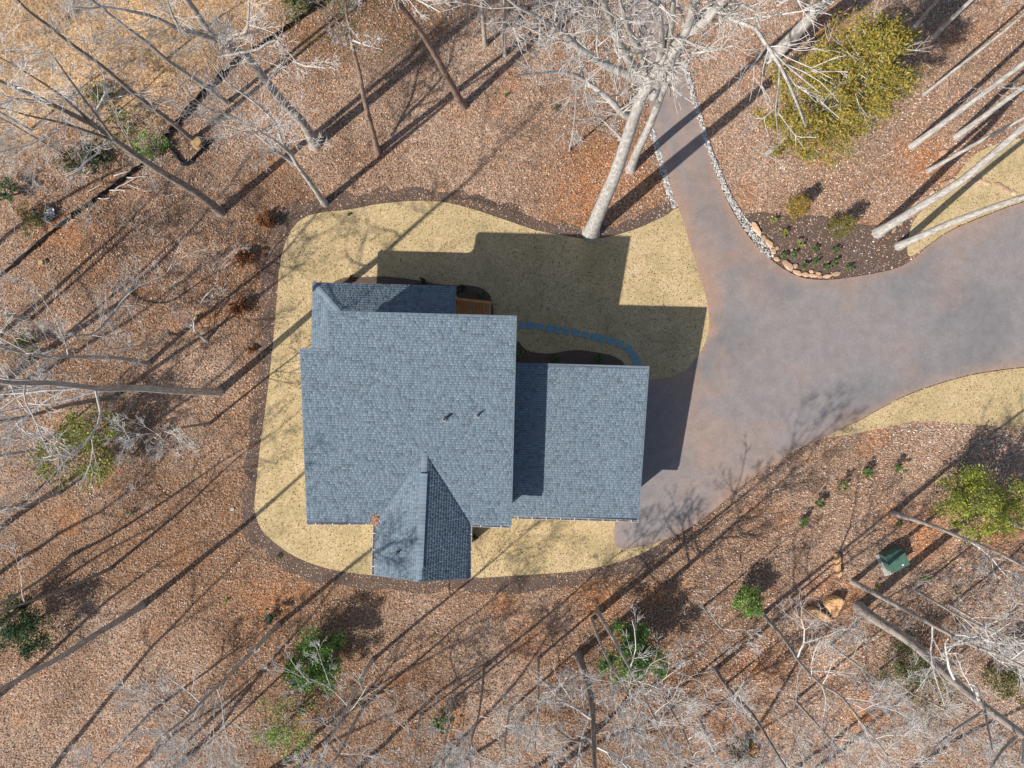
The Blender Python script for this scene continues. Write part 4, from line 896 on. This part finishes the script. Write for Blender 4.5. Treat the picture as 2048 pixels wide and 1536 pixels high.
def pine(pix, diam, h, label, seed):
    rg = np.random.default_rng(seed + 5000); r = bare_tree(pix, diam, h, label, 'bark_pine', seed, .62, 10, (4, 4, 3), .17, name='pine_tree', group='pines above the lawn')
    top = r.location; O = np.array(tuple(top)); tr = fit_path(pix)[-1]; P = []
    for i in range(60):
        a = rg.uniform(0, 6.28); rr = rg.uniform(.3, 2.3); z = rg.uniform(h * .66, h * .98); P.append(np.array([tr.x + math.cos(a) * rr, tr.y + math.sin(a) * rr, z])[None] + rg.normal(0, .16, (36, 3)))
    foliage('needles', np.concatenate(P), rg, .16, [(.10, .11, .035), (.15, .135, .04), (.07, .085, .03)], r, O, 7)
pine([(927,212),(900,164),(876,120),(849,75),(825,41),(797,3)], 15, 21, 'brown barked pine above the lawn, right of two', 50)
pine([(755,304),(739,239),(726,188),(719,147),(705,92),(695,41)], 12, 20, 'brown barked pine above the lawn, left of two', 51)
pine([(-20,790)], 15, 22, 'tall pine outside the left edge shading the upper left woods', 52)
S = [[], [], [], []]; rd = random.Random(99)
for (x0, y0, x1, y1, cnt, hh) in ((0,230,330,480,70,1.3),(0,560,300,1000,90,1.6),(250,1370,1000,1536,90,1.5),(1000,1370,2048,1536,150,1.6),(1750,1150,2048,1380,50,1.6),(950,0,1250,110,50,2.0),(0,20,300,230,40,1.2),(560,0,720,60,20,1.2)):
    for i in range(cnt):
        p = U(rd.uniform(x0, x1), rd.uniform(y0, y1))
        for k in range(rd.randint(2, 4)):
            az = rd.uniform(0, 6.28); grow(S, rd, p, Vector((math.cos(az) * .6, math.sin(az) * .6, .8)).normalized(), hh * rd.uniform(.6, 1.5), .012, 2, 3, (3, 3, 4))
tag(link('undergrowth', seg_mesh('undergrowth', S[2] + S[3], 3, np.zeros(3)), M['twig']), 'tangled bare undergrowth stems in the woods', kind='stuff')
evergreen(1905, 985, 5.2, 2.7, 'yellow green broadleaf tree at the right edge', YELLOW, 6500, .15, 60, 'evergreen_tree', 'tree', None, 1, .08)
evergreen(1475, 1188, 2.9, 1.25, 'bright green bush at lower right of the driveway', BRIGHT, 2200, .13, 26, seed=2)
evergreen(1252, 1282, 4.4, 2.1, 'green holly below the driveway crossed by a grey trunk', BRIGHT[:1] + GREEN + BRIGHT[1:2], 8000, .14, 60, seed=3)
evergreen(645, 1300, 3.8, 2.3, 'green holly below the lawn at lower left', GREEN + BRIGHT[:2], 7500, .14, 60, seed=4)
evergreen(85, 1232, 3.6, 2.1, 'dark green bush at the lower left edge', DARKG + GREEN[:2], 4600, .13, 40, seed=5)
evergreen(545, 1226, 1.3, .55, 'small bluish green bush below the lawn at left', BLUEG, 500, .1, 12, seed=6)
evergreen(885, 1432, 1.8, .85, 'small green bush at the bottom centre', GREEN, 700, .12, 18, seed=7)
evergreen(590, 1430, 3.2, 2.2, 'sparse light green bush at the bottom edge', BRIGHT + YELLOW[:1], 1500, .13, 46, seed=8)
evergreen(1795, 1320, 4.0, 2.3, 'dark olive cedar in the lower right tangle', OLIVE + GREEN[:1], 3000, .13, 60, 'cedar_tree', 'tree', None, 9)
evergreen(1975, 1330, 4.0, 1.6, 'olive cedar cut by the right edge at the bottom', OLIVE, 2000, .13, 46, 'cedar_tree', 'tree', None, 10)
evergreen(215, 880, 5.0, 2.8, 'sparse yellow green pine in the left thicket', YELLOW + OLIVE[:1], 3200, .16, 46, 'evergreen_tree', 'tree', None, 11)
for i, (x, y, h, r, pal, lb) in enumerate([(250, 258, 2.2, 1.7, GREEN + OLIVE, 'largest green bush in the brush at upper left'), (215, 200, 1.8, 1.2, BRIGHT[:1] + OLIVE, 'upper green bush in the brush at upper left'), (318, 300, 1.5, 1.3, BRIGHT, 'light green bush beside the silt fence corner'),
        (205, 320, 1.4, 1.1, DARKG, 'dark bush above the pile of sticks'), (30, 390, 1.7, 1.1, BLUEG + GREEN, 'green bush cut by the left edge in the field'), (80, 440, 1.2, 1.2, OLIVE, 'olive bush behind the white plastic sheet'), (600, 18, 1.8, .9, GREEN + OLIVE, 'green bush at the top of the silt fence'),
        (155, 330, 1.2, 1.0, OLIVE, 'olive bush left of the dark bush in the brush'), (60, 690, 1.5, 1.1, GREEN + OLIVE, 'dim green bush inside the left thicket'), (1480, 1500, 1.2, .9, OLIVE, 'faint olive bush at the bottom edge')]):
    evergreen(x, y, h, r, lb, pal, 900, .12, 26, seed=20 + i)
# small planted shrubs
isl = [(1541,444,'yellowish shrub nearest the lane, first in the island bed'),(1563,469,'yellowish shrub second along the island edge'),(1593,492,'yellowish shrub third along the island edge'),(1627,501,'green shrub in the upper row of the island, left of two'),(1667,501,'green shrub in the upper row of the island, right of two'),(1563,515,'green shrub tucked behind the small whitish edging stone'),
       (1582,512,'green shrub above the big orange edging block'),(1603,533,'green shrub right of the narrow leaning edging stone'),(1629,525,'green shrub in the middle row of the island, left of two'),(1666,525,'green shrub in the middle row of the island, right of two'),(1649,538,'green shrub lowest in the island bed'),(1694,536,'green shrub farthest right in the island bed')]
for i, (x, y, lb) in enumerate(isl): evergreen(x, y, .75, .31, lb, (YELLOW if i < 3 else GREEN + BRIGHT[:1]), 320, .07, 9, 'planted_shrub', 'shrub', 'small shrubs in the island bed', 40 + i, .012)
for i, (x, y, lb) in enumerate([(1596,1040,'lowest of five dark shrubs in a row below the driveway'),(1633,1004,'second lowest of five shrubs in a row below the driveway'),(1679,969,'middle of five shrubs in a row below the driveway'),(1725,942,'fourth of five shrubs in a row below the driveway'),(1788,932,'farthest right of five shrubs in a row below the driveway')]):
    evergreen(x, y, 1.15, .45, lb, GREEN + BRIGHT[:1], 560, .08, 12, 'planted_shrub', 'shrub', 'row of shrubs below the driveway', 60 + i, .015)
cedar([(1580,420),(1583,418)], 4, 1.9, .62, 'golden yellow small conifer left in the island', [(.42, .28, .05), (.36, .23, .05), (.25, .19, .05)], 5200, 70, .02, 'small_conifer', .1, 1.2, 0, 36)
cedar([(1667,460),(1670,458)], 4, 2.2, .62, 'bronze green small conifer right in the island', [(.20, .17, .045), (.13, .14, .04), (.28, .2, .06)], 5200, 71, .02, 'small_conifer', .1, 1.2, 0, 36)
for i, (x, y, r, lb) in enumerate([(495, 518, .72, 'round rust brown shrub nearest the porch on the left'), (483, 617, .7, 'dull brown round shrub below the rust one'), (540, 444, .62, 'dark rust shrub at the upper left lawn corner'), (505, 700, .3, 'tiny brown shrub at the left mulch edge')]):
    evergreen(x, y, r * 1.7, r, lb, RUST, 1500 if r > .5 else 300, .1, 40, 'rust_shrub', 'shrub', 'rust brown shrubs left of the lawn', 80 + i, .02)
for i, (x, y, r, pal, lb) in enumerate([(1040,707,.34, BRIGHT, 'light green spiky plant in the inner corner by the garage'),(1110,718,.3, GREEN, 'left of two dark plants along the garage wall'),(1196,720,.33, GREEN, 'right of two dark plants along the garage wall'),(925,580,.36, DARKG, 'left of two dark shrubs beside the deck'),(964,588,.38, GREEN, 'right of two dark shrubs beside the deck'),
        (848,563,.28, DARKG, 'dark shrub in shade at the porch middle'),(705,560,.24, RUST, 'dry brown plant at the porch left end'),(950,1072,.35, GREEN, 'green shrub in the corner right of the gable')]):
    evergreen(x, y, r * 2, r, lb, pal, 380, .1, 11, 'foundation_plant', 'shrub', 'plants along the house walls', 90 + i, .012)
for i, (x, y, r, pal) in enumerate([(1111,219,.25,BRIGHT),(1013,190,.2,GREEN),(270,1024,.35,GREEN),(400,632,.3,GREEN),(454,1198,.2,BRIGHT),(1750,1170,.3,YELLOW),(1845,1155,.45,BRIGHT),(1795,1045,.25,GREEN),(700,430,.15,OLIVE),(1910,1180,.3,OLIVE),(560,1110,.18,GREEN)]):
    lb = ['bright weed left of the white trees','dim weed left of the lane woods','green weed left of the lawn','green weed under the crooked white sapling','tiny weed in leaves below the lawn','yellow weed below the green utility box','bright leafy weed right of the utility box','small weed at the slim pale trunk base','olive weed at the lawn top edge','olive weed right of the bright leafy weed','green weed at the lower left lawn curve'][i]
    evergreen(x, y, r * 1.4, r, lb, pal, 150, .08, 8, 'weed', 'plant', 'green weeds in the leaves', 110 + i, .008, stems=2)
# ------------------------------------------------------------------ silt fence, brush, litter
def silt_fence(path, label, mat='fabric', seed=0, h=.62):
    rd = random.Random(seed); P = [U(*p) for p in path]; root = empty('silt_fence', P[0]); tag(root, label, 'fence', 'silt fence along the field'); pts = catmull3(P, 6); O = P[0]
    V = []; F = []; npts = len(pts)
    for i, p in enumerate(pts):
        sg = .06 * math.sin(i * 1.3) + rd.gauss(0, .03); tdir = (pts[min(i + 1, npts - 1)] - pts[max(i - 1, 0)]).normalized(); s = tdir.cross(Z); hh = h * rd.uniform(.8, 1.05)
        V += [tuple(p + s * (.16 + sg) - O - Z * .06), tuple(p + s * sg * .6 + Z * hh * .55 - O), tuple(p - s * (.02 + sg * .4) + Z * hh - O), tuple(p - s * (.06 + sg * .4) + Z * hh * .97 - O)]
    for i in range(npts - 1):
        for k in range(3): a = i * 4 + k; F.append((a, a + 1, a + 5, a + 4))
    me = bpy.data.meshes.new('fabric'); me.from_pydata(V, [], F); link('fabric', me, M[mat], root); pm = None
    for i in range(0, npts, 5):
        if pm is None: o = MB().box((0, 0, 0), X, Y, Z, .045, .045, h + .35).build('stake', M['post'], root); pm = o.data
        else: o = link('stake', pm, None, root)
        o.location = pts[i] - O + Z * (h / 2 + .08); o.rotation_euler = (rd.gauss(0, .06), rd.gauss(0, .06), rd.uniform(0, 1.5))
silt_fence([(655,5),(610,35),(560,70),(510,102),(470,130),(430,170),(390,210),(360,248),(330,284)], 'black silt fence run from the top edge to the bush corner', seed=1)
silt_fence([(330,284),(350,308),(372,330),(400,308),(428,278)], 'low black silt fence loop around the tan stump', seed=2, h=.3)
silt_fence([(292,330),(262,352),(225,380),(190,405),(150,432)], 'black silt fence section under the pile of sticks', seed=3)
silt_fence([(150,432),(110,462),(60,505),(0,555),(-60,600)], 'greyish silt fence section reaching the left edge', 'grey_fabric', 4, .5)
def stick(a, b, r, name, label, group, seed):
    rd = random.Random(seed); d = b - a; pts = [a + d * (k / 4) + Vector((rd.gauss(0, .04), rd.gauss(0, .04), rd.gauss(0, .02))) for k in range(5)]; o = link(name, tube_mesh(name, [[(p, r * (1 - .12 * k)) for k, p in enumerate(pts)]], 7, np.array(tuple(a))), M['log']); o.location = a
    return tag(o, label, 'branch', group)
LG = [((226,350),(285,334),'uppermost pale log of the stick pile'),((244,354),(292,353),'straight pale log in the middle of the stick pile'),((228,378),(268,358),'pale log lying on the black silt fence'),((208,380),(250,381),'pale log below the one on the fence'),((188,398),(220,396),'short pale log at the lower left of the pile'),((175,384),(205,368),'thin stick leaning left of the pile'),((247,308),(246,345),'upright stick at the top of the pile'),((200,360),(215,320),'thin stick pointing up left of the pile'),((255,372),(300,384),'thin pale branch pointing right of the pile'),((130,355),(160,338),'detached stick left of the pile')]
for i, (a, b, lb) in enumerate(LG): stick(U(*a, .12), U(*b, .2 + .03 * i), .055 if i < 5 else .03, 'fallen_branch', lb, 'stick pile on the silt fence', i)
for i, (a, b, lb) in enumerate([((1225,320),(1262,300),'short')][:0]): pass
st = lathe(MB(), Vector((0, 0, 0)), [(.42, -.05), (.36, .1), (.33, .28), (.3, .3), (.001, .3)], 14).build('tree_stump', M['stump']); st.location = U(396, 286); tag(st, 'tan cut stump inside the low fence loop', 'stump')
st = lathe(MB(), Vector((0, 0, 0)), [(.2, -.05), (.17, .1), (.15, .3), (.13, .31), (.001, .31)], 12).build('tree_stump', M['stump']); st.location = U(87, 526); tag(st, 'small pale stump at the left below the grey fence', 'stump')
import bmesh as _b2
bm = _b2.new(); _b2.ops.create_grid(bm, x_segments=10, y_segments=14, size=.5); rd = random.Random(5)
for v in bm.verts: v.co = (v.co.x * .55 + rd.gauss(0, .03), v.co.y * 1.0 + rd.gauss(0, .03), .12 + .16 * math.sin(v.co.x * 9 + 1) * math.cos(v.co.y * 7) + rd.gauss(0, .04))
me = bpy.data.meshes.new('plastic_sheet'); bm.to_mesh(me); bm.free(); ps = link('plastic_sheet', me, M['plastic']); ps.location = U(102, 431) + Z * .08; ps.rotation_euler = (0, 0, -.35); tag(ps, 'crumpled white plastic sheet in the brush at left', 'plastic sheet')
# ------------------------------------------------------------------ leaf litter, grass blades, twigs
LAWNS = [LAWN, LAWN_R, LAWN_U]
n = 520000; p = np.stack([rng.uniform(-37, 37, n), rng.uniform(-29, 29, n)], 1)
bad = in_any(p, LAWNS + [DRIVE, HOUSE_FP]); mul = in_any(p, [MULCH_RING, ISLAND]) & ~bad; fld = inside(FIELD, p) & (dist_poly(FIELD, p) > .6 + 2.2 * vnoise(p[:, 0], p[:, 1], 1.5, 2))
dens = np.clip(.35 + 1.1 * fbm(p[:, 0], p[:, 1], 2.2, 50), 0, 1); clay = smst(.62, .76, fbm(p[:, 0], p[:, 1], 2.6, 4)); dens = dens * (1 - .5 * clay)
keep = ~bad & (rng.random(n) < np.where(fld, .1, np.where(mul, np.where(inside(ISLAND, p), .4, .25 + .75 * smst(.35, .6, fbm(p[:, 0], p[:, 1], 1.1, 55))), dens))); p = p[keep]; fl = fld[keep]
x, y = p[:, 0], p[:, 1]; east = smst(-6, 20, x + .2 * y); bright = (.72 + .5 * fbm(x, y, 3.4, 60)) * (1 + .22 * east)
grey = smst(.45, .7, fbm(x, y, 4.5, 61))[:, None]; tint = np.stack([bright, bright * (.97 + .05 * east), bright * (.94 + .14 * east)], 1); tint = tint * (1 - grey * np.array([[.12, .02, -.1]])); tint[fl] *= 1.1
ol = smst(.5, .7, fbm(x, y, 6, 66)) * smst(12, -4, y) * .0
c = np.column_stack([p, rng.uniform(-.01, .05, len(p))])
me = leaf_mesh('leaf_litter', c, rng, .095, np.array([(.48, .30, .19), (.39, .185, .095), (.56, .41, .29), (.29, .16, .10), (.66, .56, .47), (.16, .10, .07), (.47, .23, .11)]), .33, tint, w=[.26, .15, .22, .15, .05, .09, .08])
tag(link('leaf_litter', me, M['leaf']), 'brown and tan fallen leaves covering the woodland floor', kind='stuff')
n = 60000; p = np.stack([rng.uniform(-17, 37, n), rng.uniform(-13, 17, n)], 1); k = in_any(p, LAWNS) & ~in_any(p, [DRIVE, HOUSE_FP]); k &= rng.random(n) < .25 + .8 * fbm(p[:, 0], p[:, 1], 2, 71); p = p[k]
tag(link('lawn_leaves', leaf_mesh('lawn_leaves', np.column_stack([p, np.full(len(p), .065)]), rng, .075, np.array([(.28, .12, .06), (.16, .09, .055), (.4, .24, .14), (.1, .08, .04)]), .3), M['leaf']), 'small brown leaves scattered on the tan lawns', kind='stuff')
n = 900; p = np.stack([rng.uniform(6, 37, n), rng.uniform(-12, 24, n)], 1); p = p[inside(DRIVE, p)]
tag(link('driveway_leaves', leaf_mesh('driveway_leaves', np.column_stack([p, np.full(len(p), .1)]), rng, .05, np.array([(.36, .22, .14), (.2, .12, .08)]), .2), M['leaf']), 'few small leaves lying on the asphalt', kind='stuff')
n = 330000; p = np.stack([rng.uniform(-17, 37, n), rng.uniform(-13, 17, n)], 1); p = p[in_any(p, LAWNS) & ~in_any(p, [DRIVE, HOUSE_FP, BED_N, BED_E])]; n = len(p)
a = rng.uniform(0, 6.283, n); L = rng.uniform(.03, .07, n); d = np.stack([np.cos(a), np.sin(a)], 1); w_ = np.stack([-d[:, 1], d[:, 0]], 1) * .011; z0 = np.full((n, 1), .046)
v = np.stack([np.hstack([p - w_, z0]), np.hstack([p + w_, z0]), np.hstack([p + d * L[:, None], z0 + rng.uniform(.01, .05, (n, 1))])], 1).reshape(-1, 3)
pal = np.array([(.55, .43, .25), (.46, .35, .19), (.36, .29, .14), (.62, .5, .33), (.25, .22, .09)]); col = pal[rng.choice(5, n, p=[.3, .28, .2, .14, .08])] * rng.uniform(.8, 1.15, (n, 1)) * (.85 + .3 * fbm(p[:, 0], p[:, 1], 1.8, 81))[:, None]
tag(link('dormant_grass', np_mesh('dormant_grass', v, None, np.arange(n * 3).reshape(-1, 3), col=np.repeat(col, 3, 0)), M['blade']), 'short straw coloured grass blades of the lawns', kind='stuff')
n = 30000; p = np.stack([rng.uniform(-36, 36, n), rng.uniform(-28, 28, n)], 1); p = p[~in_any(p, LAWNS + [DRIVE, HOUSE_FP])]; n = len(p)
a = rng.uniform(0, 6.283, n); L = rng.uniform(.08, .3, n) * (1 + (rng.random(n) < .05) * 2.5); d = np.stack([np.cos(a) * L, np.sin(a) * L, rng.normal(0, .04, n)], 1); c0 = np.column_stack([p, rng.uniform(.03, .07, n)])
r_ = rng.uniform(.004, .009, (n, 1)); tag(link('fallen_twigs', seg_mesh('fallen_twigs', np.hstack([c0, c0 + d, r_, r_ * .6]), 3, np.zeros(3)), M['twig']), 'pale fallen twigs strewn over the leaves', kind='stuff')
n = 60000; p = np.stack([rng.uniform(-37, -8, n), rng.uniform(8, 29, n)], 1); p = p[inside(FIELD, p)]; p = p[rng.random(len(p)) < .3 + .7 * fbm(p[:, 0], p[:, 1], 1.5, 91)]; n = len(p)
a = rng.uniform(0, 6.283, n); L = rng.uniform(.08, .22, n); d = np.stack([np.cos(a), np.sin(a)], 1); w_ = np.stack([-d[:, 1], d[:, 0]], 1) * .012; z0 = np.full((n, 1), -.01)
v = np.stack([np.hstack([p - w_, z0]), np.hstack([p + w_, z0]), np.hstack([p + d * L[:, None], z0 + rng.uniform(.04, .16, (n, 1))])], 1).reshape(-1, 3)
col = np.array([(.56, .4, .2), (.48, .32, .16), (.62, .47, .27), (.36, .27, .13)])[rng.choice(4, n)] * rng.uniform(.8, 1.2, (n, 1))
tag(link('field_straw', np_mesh('field_straw', v, None, np.arange(n * 3).reshape(-1, 3), col=np.repeat(col, 3, 0)), M['blade']), 'dry straw coloured grass of the field at upper left', kind='stuff')
